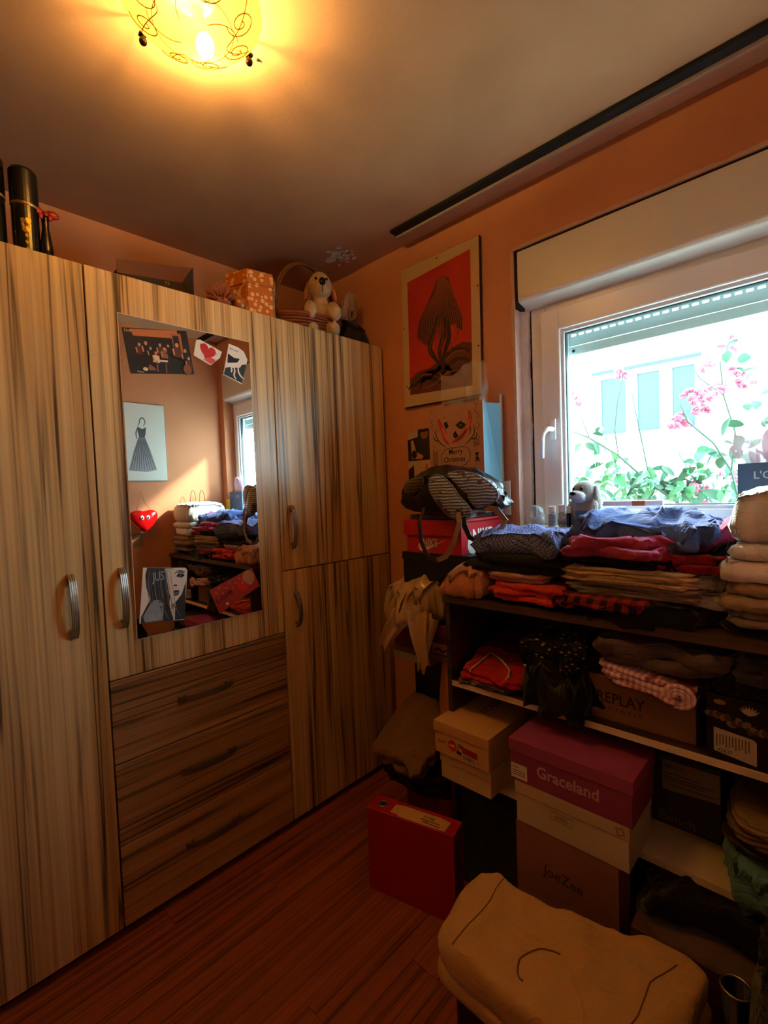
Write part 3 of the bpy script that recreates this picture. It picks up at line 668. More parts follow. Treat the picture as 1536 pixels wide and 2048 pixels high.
bm = bmesh.new(); tube(bm, [(.095, 0, .222), (.092, 0, .20), (.086, 0, .193)], .0018, 5); link('mouth', bm, NOSE, t)
# brownish wing-like cloth and soft dark toy at the basket's side
garment('beige_pouch', 'beige leaf-shaped cloth pouch leaning at right side of basket', 'pouch', -.10, 1.585, HZ+.12, .05, .10, .13, mat('beige felt', '#a68a68', .9, bump=.4), shape=dome(.6, .1), wr=.004, nt=48, e=2.4, post=lambda c: (c.x*.6+c.z*.2, c.y, c.z))
garment('dark_scarf', 'dark crumpled scarf behind the plush dog near wall corner', 'scarf', -.16, 1.62, HZ, .22, .15, .13, fab('brown black wool', '#2c1f19'), shape=dome(.5, .2), wr=.02, nt=70, ws=14)

# ================================================================= PICTURE ON THE FAR WALL
t = thing('framed_picture', 'framed red drawing of a long-haired figure on the orange wall', 'picture', (.352, YW-.004, 2.075))
FRM = mat('cream picture border', '#c9a97a', .6, var=.1); t.rotation_euler = (0, math.radians(.6), 0)
link('backboard', B(-.212, .212, -.012, 0, -.318, .320, .001), mat('dark hardboard', '#2a1a12', .7), t)
link('border', B(-.209, .209, -.016, -.012, -.315, .317, .001), FRM, t)
F = Frame((0, -.016, 0), (1, 0, 0), (0, 0, 1), t)
poly(F, [(-.172, -.262), (.168, -.275), (.170, .278), (-.172, .250)], mat('crimson print', '#c22f1c', .5, var=.15, vscale=5, col2='#a02517'), 'red_print')
BR1 = mat('umber drawing', '#3a1a12', .7); BR2 = mat('brown drawing', '#5e2b1b', .7); BR3 = mat('light brown drawing', '#7d4129', .7)
poly(F, [(-.172, -.262), (.168, -.275), (.169, -.10), (.12, -.085), (.06, -.10), (.0, -.135), (-.05, -.16), (-.12, -.165), (-.172, -.19)], BR2, 'drawn_rock')
random.seed(21)
strokes(F, [[(-.17+.04*k+random.uniform(-.02, .02), -.2-.05*random.random()), (-.11+.04*k, -.17-.03*random.random()), (-.05+.04*k, -.16-.04*random.random()), (.0+.04*k, -.20-.03*random.random())] for k in range(4)]+[[(-.02, -.18), (.03, -.13), (.09, -.11), (.16, -.13)], [(.0, -.22), (.05, -.17), (.10, -.15), (.16, -.17)], [(-.16, -.23), (-.09, -.20), (-.02, -.22), (.05, -.26)]], .018, BR1)
strokes(F, [[(-.15, -.215), (-.10, -.185), (-.04, -.19)], [(.02, -.155), (.08, -.12), (.14, -.125)], [(-.1, -.245), (-.03, -.235), (.04, -.2), (.12, -.2)]], .007, BR3)
poly(F, [(.03, .215), (.06, .20), (.075, .14), (.10, .08), (.125, .02), (.125, -.04), (.10, -.02), (.085, .01), (.06, .00), (.03, .02), (-.02, .0), (-.06, -.06), (-.09, -.045), (-.115, .0), (-.10, .06), (-.06, .12), (-.02, .18), (.0, .212)], BR2, 'drawn_hair')
hl = []
for k in range(46):
    f = k/45; x1 = -.118+.235*f; z1 = -.055+.05*random.random()+.03*math.sin(f*9)-.03*abs(f-.5)
    hl.append([(.02+.03*(f-.5), .212), (-.022+.095*f, .15), (x1*.8+.0, .07), (x1, .0), (x1*.94+random.uniform(-.006, .006), z1)])
strokes(F, hl[::2], .006, BR1); strokes(F, hl[1::2], .0035, BR3)
strokes(F, [[(.0, .06), (-.03, -.02), (-.05, -.075), (-.025, -.12), (.0, -.15)], [(.035, .04), (.03, -.03), (.005, -.09), (.01, -.15)], [(.05, .02), (.055, -.05), (.03, -.11), (.015, -.19)]], .024, BR1)
strokes(F, [[(-.005, .03), (-.03, -.03), (-.052, -.078), (-.03, -.112)], [(.03, .0), (.022, -.05), (.0, -.1)], [(.06, -.06), (.07, -.09), (.055, -.115)], [(.09, -.02), (.10, -.05), (.06, -.1)]], .005, BR3)
for x, z in ((.0, .300), (-.20, .05), (.203, .12), (-.19, -.22), (.202, -.12)): poly(F, ell(x, z, .0035, .0045, 8), BR1)
# photo print on the wall
t = thing('wall_photo', 'photo print of men embracing taped to the wall beside Christmas bag', 'photo', (.25, YW-.001, 1.53))
link('print_sheet', B(-.115, .115, -.0012, 0, -.25, .125), mat('poster paper light', '#c9a88c', .6), t)
F = Frame((0, -.0012, 0), (1, 0, 0), (0, 0, 1), t)
poly(F, [(-.114, -.02), (.114, -.02), (.114, .085), (.02, .095), (.015, .124), (-.05, .124), (-.052, .09), (-.114, .08)], DK); poly(F, [(.01, .0), (.114, .0), (.114, .10), (.02, .10)], mat('poster red', '#8c2419', .6))
poly(F, ell(-.012, .10, .022, .026, 14), SKIN2); poly(F, [(-.03, .12), (.012, .122), (.01, .112), (-.028, .108)], INK)
poly(F, [(-.06, .075), (.02, .08), (.04, .0), (-.04, -.01)], mat('poster dark shirt', '#2c2421', .6)); poly(F, ell(.04, .055, .02, .024, 14), SKIN); poly(F, [(-.095, .075), (-.08, .078), (-.062, .02), (-.02, .0), (-.03, -.015), (-.09, -.01)], SKIN); poly(F, [(.05, .03), (.09, .0), (.07, -.015), (.02, -.012)], SKIN)
poly(F, ell(-.075, .01, .016, .02, 12), INK); poly(F, [(-.114, -.06), (-.08, -.04), (-.08, -.25), (-.114, -.25)], DK)
strokes(F, [[(-.005, -.04), (.0, -.085), (.04, -.10), (.06, -.095)]], .016, LRED, taper=False)

# ================================================================= SHELF UNIT
SY0, SY1 = 1.30, 1.70
t = thing('shelf_unit', 'dark brown open shelf unit with cream-edged shelves beneath the window', 'shelf', (0, 0, 0)); shelf = t
link('side_panel', B(.642, .660, SY0, SY1, 0, .984, .001), DARKWOOD, t); link('side_panel', B(1.655, 1.673, SY0, SY1, 0, .984, .001), DARKWOOD, t)
link('top_board', B(.634, 1.68, SY0-.006, SY1, .984, 1.008, .0015), DARKWOOD, t)
link('back_panel', B(.660, 1.655, SY1-.006, SY1-.001, 0, .984), DARKWOOD, t)
for z in (.698, .392):
    link('shelf_board', B(.660, 1.655, SY0+.003, SY1-.006, z, z+.018), WHITEB if z < .5 else DARKWOOD, t); link('shelf_edge', B(.660, 1.655, SY0, SY0+.003, z, z+.018), WHITEB, t)
ZT, ZB_, ZC3 = 1.008, .716, .41

def pbox(name, label, cat, x0, x1, y0, y1, z0, z1, m, lid=0, lm=None, rot=0, bev=.0015, over=.003, part='box_body', group=None):
    """card box standing on z0; local frame: x right, y back, z up, origin at the front-left-bottom corner"""
    t = thing(name, label, cat, (x0, y0, z0), rot, group); w, d, h = x1-x0, y1-y0, z1-z0
    link(part, B(over, w-over, over, d-over, 0, h-(.002 if lid else 0), bev), m, t)
    if lid: link('lid', B(0, w, 0, d, h-lid, h, bev), lm or m, t)
    front = Frame((0, (0 if lid else over)-.0002, 0), (1, 0, 0), (0, 0, 1), t)
    return t, front, (w, d, h)
BOXB = mat('beige shoe box card', '#d3a56a', .6, bump=.05, var=.06); BEIGE2 = mat('cream shoe box card', '#d6b98a', .6, var=.06)
PURP = mat('purple shoe box card', '#8f3a6c', .5, var=.05); WBOX = mat('white shoe box card', '#d0c0a4', .6, var=.08); TAUPE = mat('mauve brown card', '#9c665a', .6, var=.1)
# lower boxes
t, F, _ = pbox('shoe_box', 'tall mauve-brown box with handwritten-style name on floor under white box', 'box', .940, 1.226, 1.20, 1.293, 0, .408, TAUPE, .0)
text(F, 'JoeZee', .085, .290, .040, mat('box name ink', '#2a1714', .6), sx=.95, rot=-.04)
t, F, _ = pbox('shoe_box', 'off-white shoe box with wide lid under the purple box', 'box', .945, 1.252, 1.198, 1.385, .4105, .529, WBOX, .034, mat('white box lid', '#cbb795', .55))
HB = mat('faint print', '#5d5348', .6)
strokes(F, [[(.105, .052), (.165, .052), (.165, .074), (.105, .074), (.105, .052)]], .0015, HB, taper=False); strokes(F, [[(.12, .066), (.15, .066)], [(.115, .060), (.155, .060)]], .002, HB, taper=False)
st = [(.285+(.012 if k % 2 else .007)*math.cos(k*PI/4+.3), .100+(.012 if k % 2 else .007)*math.sin(k*PI/4+.3)) for k in range(9)]
strokes(F, [st], .0018, INK, taper=False)
t, F, dm = pbox('shoe_box', 'purple Graceland shoe box on top of the white box', 'box', .930, 1.262, 1.195, 1.385, .5295, .650, PURP, .036, mat('purple shoe box lid', '#9a4270', .5, var=.04))
F.o.y += .0031; 
text(F, 'Graceland', .083, .036, .044, mat('silver pink lettering', '#c49aa8', .4), bold=.0009, sx=.93)
poly(F, [(.006, .008), (.055, .008), (.055, .050), (.006, .050)], PAPER, 'label'); strokes(F, [[(.010, .040), (.030, .040)], [(.010, .030), (.050, .030)], [(.010, .024), (.048, .024)], [(.010, .018), (.050, .018)]], .0022, HB, taper=False)
t, F, _ = pbox('shoe_box', 'plain beige shoe box under the sale-stickered one at shelf end', 'box', .655, .850, 1.225, 1.555, .4105, .498, BEIGE2, .030)
t, F, _ = pbox('shoe_box', 'beige LASOCKI shoe box with round red sale sticker on front', 'box', .640, .851, 1.215, 1.56, .4985, .604, BOXB, .034)
F.o.y += .0031
poly(F, ell(.074, .040, .0165, .0185, 24), mat('red sale sticker', '#c22a22', .5), 'sale_sticker'); text(F, '-50%', .0605, .036, .012, PAPER, bold=.0002)
text(F, 'LASOC', .012, .036, .014, INK, sx=.9); text(F, '39', .094, .040, .020, INK, bold=.0004)
poly(F, [(.112, .030), (.168, .026), (.168, .046), (.112, .050)], mat('label red', '#a8241d', .5), 'label'); poly(F, [(.112, .004), (.168, .002), (.168, .026), (.112, .030)], mat('label pale', '#c9a98c', .6), 'label')
strokes(F, [[(.118+.006*k, .024), (.118+.006*k, .008+.002*(k % 3))] for k in range(7)], .0022, INK, taper=False); poly(F, [(.090, .022), (.108, .020), (.110, .028), (.100, .030), (.093, .036)], INK)
FT = Frame((.09, .20, _[2]), (0, -1, 0), (1, 0, 0), t); text(FT, 'LASOCKI', -.09, -.005, .040, INK, sx=.9); strokes(FT, [[(-.03, -.018), (.05, -.018)]], .001, INK, taper=False)
# dark green storage box, under shelf
pbox('storage_box', 'dark green fabric storage box in lowest bay beside red binder', 'box', .668, .925, 1.315, 1.62, 0, .33, fab('dark green canvas', '#2b3328'))
# dark grey box with card label
t, F, _ = pbox('shoe_box', 'dark grey shoe box with white card label deep in lower bay', 'box', 1.232, 1.400, 1.45, 1.66, .4105, .612, mat('charcoal card', '#3a3a34', .6), .0)
poly(F, [(.030, .100), (.163, .110), (.163, .186), (.030, .186)], mat('grey white card label', '#9a8d80', .7), 'label')
text(F, 'BENCH', .036, .165, .014, INK); strokes(F, [[(.036, .150), (.12, .150)], [(.036, .140), (.15, .140)], [(.036, .132), (.13, .132)], [(.05, .120), (.15, .120)]], .003, HB, taper=False)
text(F, 'Bench', .02, .012, .036, mat('faded olive print', '#6b6338', .6), bold=.0005)
# papers, magazines, teal cloth at right of lower bay
random.seed(9)
for k, (h_, c_, lb) in enumerate([(.018, '#3a2a1c', 'brown folded plastic bag lowest in the pile above teal cloth'), (.020, '#8a6c4c', 'tan crumpled magazine in the middle of the pile above teal cloth'), (.022, '#a58a68', 'pale curled magazine on top of pile above teal cloth')]):
    garment('magazine', lb, 'magazine', 1.556, 1.43, .518+.026*k, .26, .27, h_, mat('curled paper %d' % k, c_, .45, var=.5, vscale=18), n=3, wob=.006, wr=.012, sd=k*3+1, rot=.06*k, group=None, ws=7)
garment('teal_cloth', 'folded teal cloth hanging over the lower shelf edge', 'cloth', 1.552, 1.405, .411, .25, .28, .105, fab('teal cotton', '#5f8f98'), n=2, wob=.010, wr=.012, sd=5, ws=8, post=lambda c: (c.x, c.y, c.z*(1-.25*max(0, -c.y/.14)) - (max(0, -c.y-.115)*1.1)))
# brown box in plastic, bottom bay
t, F, _ = pbox('carton', 'brown carton wrapped in clear plastic in the bottom right bay', 'box', 1.262, 1.60, 1.145, 1.60, 0, .33, mat('dark kraft card', '#5c3416', .6, var=.2))
CLR = mat('clear crumpled plastic', '#d8d0c4', .10, spec=.8, alpha=.05, bump=.6, bscale=20)
o = link('plastic_wrap', cloth(.345, .46, .008, 1, 3, .004, .022, nt=80, ns=14, ws=16), CLR, t, loc=(.17, .226, .332), smooth=True)
garment('black_garment', 'black crumpled garment on the plastic-wrapped carton', 'clothes', 1.44, 1.385, .345, .35, .36, .035, fab('black wool', '#0e0d0e'), wob=.025, wr=.03, sd=8, ws=9)

# ================================================================= MIDDLE SHELF
REDC = fab('bright red cotton', '#c01f1a'); MAR = fab('maroon cotton', '#4a1820'); BLKC = fab('black cotton', '#0b0b0d', var=.1); NAVY = fab('navy cotton', '#131722')
garment('folded_shirt', 'dark brown and grey striped cloth under the red shirt', 'clothes', .775, 1.395, .717, .20, .19, .014, fab('brown grey cloth', '#5a4238'), n=2, wob=.010, wr=.006, sd=2)
t = thing('folded_shirt', 'bright red folded shirt with white piping on the middle shelf', 'clothes', (.80, 1.405, .731))
link('red_fabric', cloth(.25, .21, .028, 2, 6, .010, .006, nt=80, post=lambda c: (c.x, c.y, c.z+(c.y+.105)*.20)), REDC, t, smooth=True)
bm = bmesh.new(); tube(bm, [(-.06, .02, .062), (-.065, -.05, .046), (-.072, -.095, .034), (-.065, -.102, .031)], .0035, 6); tube(bm, [(-.06, .02, .062), (.0, -.01, .056), (.05, -.05, .048), (.065, -.085, .040), (.062, -.10, .034)], .0038, 6)
link('white_piping', bm, fab('white piping', '#d7c6c0'), t, smooth=True)
garment('maroon_cloth', 'maroon folded cloth behind the red shirt in the middle bay', 'clothes', .79, 1.56, .717, .24, .20, .105, MAR, n=4, wob=.01, wr=.008, sd=12)
bm = bmesh.new(); tube(bm, [(.0, 0, .004), (.02, -.004, .010), (.045, 0, .006), (.06, .003, .004), (.03, .008, .008), (.0, .004, .012)], .006, 8)
tag(link('knotted_ribbon', bm, mat('pale beige ribbon', '#b08c68', .7), loc=(.742, 1.301, .720), smooth=True), 'small pale knotted ribbon in front of the red shirt', 'ribbon')
garment('black_clothes', 'shapeless black clothes drooping over the middle shelf edge', 'clothes', 1.02, 1.385, .717, .22, .22, .145, BLKC, wob=.022, wr=.02, sd=31, shape=dome(.5, .4), ws=10, post=lambda c: (c.x, c.y, c.z-.9*max(0, -c.y-.092)))
garment('polka_dot_cloth', 'black cloth with white specks tumbling over the black clothes', 'clothes', 1.035, 1.44, .835, .20, .28, .060, pattern('black with white specks', 'chips', '#0a0a0b', '#a8987c', 42), wob=.02, wr=.02, sd=14, ws=9, n=2, rot=-.25, post=lambda c: (c.x, c.y, c.z+(c.y+.14)*.28))
t = thing('headband', 'black glossy ring with cream dots beside the specked cloth', 'headband', (.945, 1.325, .845)); 
bm = bmesh.new(); tube(bm, [(.035*math.cos(2*PI*k/24), .01*math.sin(4*PI*k/24), .030*math.sin(2*PI*k/24)) for k in range(24)], .008, 8, closed=True); link('ring', bm, mat('black plastic', '#0a0a0a', .2), t, smooth=True)
bm = bmesh.new(); [ball(bm, (x, -.008, z), (.006, .003, .004)) for x, z in ((.018, .022), (-.01, .028), (-.03, .012), (-.02, -.022), (.03, -.005))]; link('cream_dots', bm, LITE, t, smooth=True)
t, F, _ = pbox('shoe_box', 'brown REPLAY shoe box on the middle shelf', 'box', 1.050, 1.368, 1.335, 1.62, .7165, .838, mat('replay brown card', '#86603f', .6, var=.05), .0)
text(F, 'REPLAY', .078, .050, .043, mat('dark brown print', '#24130c', .6), bold=.0004, sx=.85); text(F, 'FOOTWEAR', .082, .030, .013, mat('dark brown print', '#24130c'), sp=1.9)
GING = pattern('pink gingham', 'plaid', '#b56f86', '#e9cdd0', 22, c3='#7a3450')
garment('gingham_cloth', 'pink checked cloth folded and hanging over the REPLAY box', 'clothes', 1.262, 1.395, .846, .215, .20, .040, GING, n=3, wob=.008, wr=.008, sd=4, rot=-.12, post=lambda c: (c.x, c.y, c.z-(c.x+.1)*.12))
bm = bmesh.new()
for r_ in (.026, .017, .009): tube(bm, [(r_*1.2*math.cos(2*PI*k/20), -.004, r_*math.sin(2*PI*k/20)) for k in range(20)], .0065, 6, closed=True)
tag(link('rolled_cloth', bm, GING, loc=(1.338, 1.300, .846), smooth=True), 'rolled end of pink checked cloth at REPLAY box corner', 'clothes')
garment('grey_trousers', 'long crumpled grey-brown trousers laid over the boxes on middle shelf', 'clothes', 1.30, 1.44, .882, .36, .24, .055, fab('grey brown cotton', '#6b5b58'), n=2, wob=.018, wr=.028, sd=19, ws=7, diry=.5)
garment('grey_jumper', 'dark grey jumper on top of trousers against right end of middle bay', 'clothes', 1.54, 1.44, .90, .22, .26, .050, fab('slate grey knit', '#3b3d47'), n=2, wob=.015, wr=.02, sd=23, ws=8)
t, F, _ = pbox('photo_box', 'black box with water lily print and white label on shelf', 'box', 1.388, 1.64, 1.305, 1.60, .7165, .868, mat('black glossy card', '#0d0f10', .35), .0)
poly(F, [(.018, .018), (.098, .006), (.098, .060), (.092, .066), (.018, .074)], mat('white printed label', '#b9b2a6', .6), 'label')
strokes(F, [[(.024+.006*k, .060), (.024+.006*k, .030+.003*(k % 3))] for k in range(11)], .0022, HB, taper=False); text(F, '42837', .024, .018, .012, INK)
LM = mat('lily white print', '#b7a894', .6)
for k in range(7):
    a = -.9+.3*k+PI/2; poly(F, [(.085, .118), (.085+.012*math.cos(a-.25), .118+.012*math.sin(a-.25)), (.085+.024*math.cos(a), .118+.024*math.sin(a)), (.085+.012*math.cos(a+.25), .118+.012*math.sin(a+.25))], LM, h=.0006+.0001*k)
poly(F, ell(.030, .136, .012, .006, 10), mat('lily yellow', '#8a6a2c', .6)); RK = mat('printed stones', '#4c3a30', .6)
random.seed(5)
for k in range(16): poly(F, ell(.01+.007*k, .104-.0012*k+random.uniform(-.008, .006), .010, .007, 9, k), RK if k % 2 else mat('printed stones light', '#7a6554', .6))
garment('dark_clothes', 'black clothes piled on the water lily box', 'clothes', 1.52, 1.41, .868, .26, .20, .035, BLKC, wob=.02, wr=.015, sd=41)

# ================================================================= CLOTHES ON THE TOP BOARD
PEACH = mat('peach terry towel', '#d98a5a', .95, bump=1, bscale=350, var=.15, vscale=60, sheen=.4)
garment('hand_towel', 'rumpled peach fuzzy towel at left end of shelf top', 'towel', .716, 1.375, ZT, .165, .20, .10, PEACH, shape=dome(.55, .3), wob=.012, wr=.016, sd=3, ws=9)
garment('folded_blouse', 'thin black top under peach towel and coral shirt', 'clothes', .90, 1.44, ZT, .30, .24, .012, BLKC, wob=.012, sd=51)
garment('coral_shirt', 'coral red folded shirt under the pale folded cloth', 'clothes', .925, 1.40, ZT+.013, .235, .21, .050, fab('coral red cotton', '#d8422e'), n=3, wob=.014, wr=.008, sd=7, e=4)
garment('folded_cloth', 'pale pinkish folded cloth on coral shirt under the blue top', 'clothes', .885, 1.415, ZT+.066, .20, .20, .026, fab('pale pink grey cotton', '#c09a98'), n=2, wob=.006, wr=.004, sd=9)
BK = pattern('blue checked knit', 'check', '#7a86c4', '#343c6c', 170, bump=.6)
garment('checked_top', 'blue finely checked top folded over dark clothes by the sports box', 'clothes', .885, 1.455, ZT+.145, .33, .27, .068, BK, wob=.020, wr=.030, sd=15, ws=8, shape=dome(.35, .45), n=1)
garment('black_jumper', 'black ribbed jumper directly beneath the blue checked top', 'clothes', .885, 1.445, ZT+.094, .335, .26, .055, pattern('black rib knit', 'check', '#0c0d14', '#191b28', 150), n=2, wob=.012, wr=.006, sd=16)
garment('blue_sock', 'small crumpled dark blue cloth between checked top and plum shirt', 'clothes', 1.055, 1.43, ZT+.14, .09, .16, .055, fab('deep blue cotton', '#1c2c50'), wob=.016, wr=.02, sd=17, shape=dome(.5, .3))
# dark bag and plaid drooping over the front
garment('black_bag', 'long black fabric bag drooping over the shelf top edge', 'bag', 1.22, 1.44, ZT+.0, .37, .30, .045, BLKC, wob=.012, wr=.010, sd=20, n=1, post=lambda c: (c.x, c.y, c.z-1.6*max(0, -c.y-.128)))
garment('plaid_scarf', 'red and black plaid cloth beneath the cream folded linen', 'clothes', 1.15, 1.415, ZT+.034, .25, .26, .020, pattern('red black plaid', 'plaid', '#9c1f18', '#120d10', 9), n=2, wob=.012, wr=.004, sd=22, post=lambda c: (c.x, c.y, c.z-.6*max(0, -c.y-.105)))
CRM = fab('cream linen', '#c9ae84', var=.12); 
garment('folded_linen', 'thick stack of cream and grey folded linen in the middle', 'clothes', 1.215, 1.46, ZT+.056, .335, .245, .034, fab('grey linen', '#8e8478', var=.1), n=4, wob=.010, wr=.005, sd=24, e=7)
garment('folded_linen', 'cream folded linen on grey linen beneath the plum and navy clothes', 'clothes', 1.205, 1.455, ZT+.092, .335, .25, .038, CRM, n=4, wob=.010, wr=.005, sd=25, e=7)
garment('white_towel', 'white fluffy towel sticking out right of the cream linen', 'towel', 1.385, 1.47, ZT+.035, .11, .21, .085, mat('white terry', '#c9c8c6', .95, bump=1, bscale=300, sheen=.4), n=2, wob=.014, wr=.012, sd=26)
garment('navy_shirt', 'dark navy shirt between cream linen and plum shirt', 'clothes', 1.195, 1.47, ZT+.132, .28, .26, .030, NAVY, n=2, wob=.014, wr=.008, sd=27)
garment('red_shirt', 'red shirt sticking out right of plum shirt toward white towels', 'clothes', 1.36, 1.455, ZT+.130, .19, .20, .040, fab('deep red cotton', '#8e1c2a'), n=2, wob=.018, wr=.016, sd=28, ws=9)
PLUM = fab('plum cotton', '#a83a66')
garment('plum_shirt', 'plum pink shirt bunched just below the blue hoodie', 'clothes', 1.175, 1.440, ZT+.162, .27, .27, .045, PLUM, n=2, wob=.018, wr=.022, sd=29, ws=8)
BLUE = fab('denim blue jersey', '#4a64a4', var=.18)
def hood(c):
    d_ = max(0, -c.y-.09); return (c.x, c.y, c.z-.55*d_*(.7+.6*math.sin(c.x*24)))
garment('blue_hoodie', 'large crumpled blue hoodie on top of the clothes pile before window', 'clothes', 1.225, 1.495, ZT+.196, .37, .27, .060, BLUE, wob=.026, wr=.040, sd=33, ws=8, diry=.6, shape=dome(.45, .35), nt=130, ns=22, post=hood)
garment('plum_sleeve', 'plum sleeve pointing up between blue hoodie and white towels', 'clothes', 1.43, 1.50, ZT+.17, .15, .17, .075, PLUM, wob=.02, wr=.02, sd=36, shape=dome(.6, .2), post=lambda c: (c.x+.3*c.z, c.y, c.z+.35*(c.x+.075)))
garment('black_sleeve', 'black sleeve lying beside the plum sleeve', 'clothes', 1.45, 1.48, ZT+.115, .15, .19, .085, NAVY, wob=.02, wr=.02, sd=37, shape=dome(.5, .3), post=lambda c: (c.x, c.y, c.z+.35*(c.x+.07)))
# right-hand pile
TW = mat('pale blue green terry', '#dbe6e2', .95, bump=.9, bscale=260, var=.08, sheen=.3)
garment('black_folded_shirt', 'black folded shirt at base of right-hand pile', 'clothes', 1.535, 1.46, ZT, .27, .25, .022, BLKC, n=1, sd=61)
garment('folded_sheet', 'grey-beige folded sheet near the bottom of right-hand pile', 'linen', 1.555, 1.45, ZT+.024, .25, .27, .034, fab('grey beige sheet', '#857c6c'), n=2, wob=.008, wr=.004, sd=62, e=7)
garment('folded_sheet', 'speckled tan folded sheet in the middle of the right-hand pile', 'linen', 1.545, 1.45, ZT+.060, .26, .28, .060, fab('speckled tan sheet', '#a38f74', var=.25), n=2, wob=.008, wr=.006, sd=63, e=7)
garment('fluffy_towel', 'white fluffy towel lying under the two thick pale towels', 'towel', 1.53, 1.455, ZT+.124, .265, .28, .045, mat('white fluff', '#dfe4e2', 1, bump=1, bscale=220, sheen=.5), n=1, wob=.014, wr=.012, sd=64)
garment('bath_towel', 'thick pale folded towel, lower of two at the right edge', 'towel', 1.56, 1.455, ZT+.171, .24, .27, .040, TW, n=1, wob=.006, wr=.004, sd=65, e=8)
garment('bath_towel', 'thick pale folded towel topmost of the right-hand pile', 'towel', 1.56, 1.465, ZT+.212, .25, .29, .125, TW, n=1, wob=.008, wr=.010, sd=66, e=6, shape=dome(.3, .55))

# ================================================================= BOX STACK AT THE SHELF'S LEFT END
t, F, _ = pbox('shoe_box', 'black shoe box under the red sports shoe box', 'box', .362, .680, 1.40, 1.665, 1.0085, 1.130, BLACK, .03)
NR = mat('sports red card', '#b81520', .45)
t, F, (w_, d_, h_) = pbox('shoe_box', 'red NIKE shoe box with white swoosh under the handbag', 'box', .386, .648, 1.40, 1.70, 1.1305, 1.252, NR, .0)
# drop-front lid with rounded corner
bm = bmesh.new(); pts = [(-.006, h_), (-.006, .072), (.0, .068), (.225, .070), (.246, .082), (.256, .10), (.258, h_)]
a = [bm.verts.new((x, -.004, z)) for x, z in pts]; b = [bm.verts.new((x, .006, z)) for x, z in pts]; bm.faces.new(a); bm.faces.new(b)
[bm.faces.new((a[k], a[(k+1) % len(a)], b[(k+1) % len(a)], b[k])) for k in range(len(a))]
link('lid_flap', bm, NR, t); link('lid', B(-.006, w_+.006, -.003, d_, h_-.002, h_+.006, .001), NR, t)
WP = mat('white print', '#e9dcd6', .5)
def swoosh(F, x, z, s, m):
    P = [(0, .0)]; out = []
    up = [(0, .30), (-.05, .10), (.04, -.02), (.20, -.04), (.50, .10), (1.15, .36)]
    pts = [(.02, .36), (-.08, .18), (-.10, .05), (-.04, -.05), (.10, -.09), (.28, -.05), (.62, .10), (1.20, .38), (.62, .18), (.34, .10), (.18, .09), (.09, .14), (.05, .24)]
    return poly(F, [(x+a*s, z+b*s) for a, b in pts], m, 'swoosh')
swoosh(F, .07, .016, .10, WP); text(F, 'NIKE', .080, .028, .040, mat('pinkish white print', '#dfb9ac', .5), sx=.85, bold=.0012)
FR = Frame((w_-.003+.0003, 0, 0), (0, 1, 0), (0, 0, 1), t)
swoosh(FR, .06, .014, .19, WP); text(FR, 'NIKE', .075, .040, .070, WP, sx=.9, bold=.002)
FR2 = Frame((w_+.0063, 0, h_-.03), (0, 1, 0), (0, 0, 1), t)
link('grey_flat_box', B(.40, .62, 1.415, 1.66, 1.2595, 1.276, .001), mat('grey brown card', '#4a4038', .6)); o = bpy.data.objects['grey_flat_box']; tag(o, 'thin grey-brown box between the handbag and red sports box', 'box')
# Christmas gift bag
t = thing('gift_bag', 'kraft Merry Christmas gift bag with blue side behind the handbag', 'bag', (.390, 1.565, 1.277), -.02)
KR = mat('kraft paper print', '#b08468', .7, var=.06); BG = mat('pale blue bag side', '#6f98a8', .6)
W2, H2, D2 = .262, .425, .125
bm = bmesh.new(); box(bm, 0, W2, 0, .0015, 0, H2); link('front_panel', bm, KR, t); link('back_panel', B(0, W2, D2, D2+.0015, 0, H2), KR, t)
for s in (0, 1):
    x = W2 if s else 0; xin = x-.028 if s else x+.02; bm = bmesh.new(); rows = []
    for yy, xx in ((.0015, x), (D2/2, xin), (D2, x)): rows.append((bm.verts.new((xx, yy, H2)), bm.verts.new((x+(xx-x)*.2, yy, .1)), bm.verts.new((x, yy, 0))))
    for a, b in zip(rows, rows[1:]): bm.faces.new((a[0], b[0], b[1], a[1])); bm.faces.new((a[1], b[1], b[2], a[2]))
    bmesh.ops.solidify(bm, geom=bm.faces[:], thickness=.001); link('side_gusset', bm, BG, t)
link('bag_base', B(.002, W2-.002, .002, D2-.002, 0, .004), KR, t)
F = Frame((0, -.0001, .180), (1, 0, 0), (0, 0, 1), t)
ln = lambda *p: [tuple(x) for x in p]
strokes(F, [[(.066, .010), (.060, .03), (.062, .055), (.078, .072), (.10, .078), (.135, .076), (.16, .080), (.188, .072), (.202, .050), (.198, .025), (.178, .008), (.15, -.002), (.125, -.010), (.10, -.002), (.078, .002), (.066, .010)]], .0022, INK, taper=False)
text(F, 'Merry', .098, .052, .030, INK, sx=.9, bold=.0002); text(F, 'Christmas', .072, .022, .030, INK, sx=.85, bold=.0002)
strokes(F, [[(.085, .085), (.06, .10), (.038, .13), (.036, .165)], [(.05, .112), (.032, .115), (.022, .135)], [(.175, .085), (.20, .10), (.222, .125), (.218, .16)], [(.205, .105), (.225, .105), (.235, .125)], [(.198, .12), (.205, .14), (.20, .17)]], .004, INK)
RP = mat('brush red', '#b3392c', .6); RP2 = mat('brush pink red', '#cf6a5c', .6); PK = mat('brush plum', '#6d2c3a', .6)
strokes(F, [[(.05, .20), (.062, .17), (.078, .14), (.085, .115), (.10, .092)]], .022, RP); strokes(F, [[(.068, .165), (.084, .13), (.10, .10)]], .012, RP2)
strokes(F, [[(.200, .215), (.205, .185), (.197, .16), (.175, .13), (.15, .11), (.115, .098)]], .020, RP); strokes(F, [[(.205, .18), (.19, .15), (.165, .125)]], .010, RP2); strokes(F, [[(.188, .145), (.165, .12), (.14, .105)]], .010, PK)
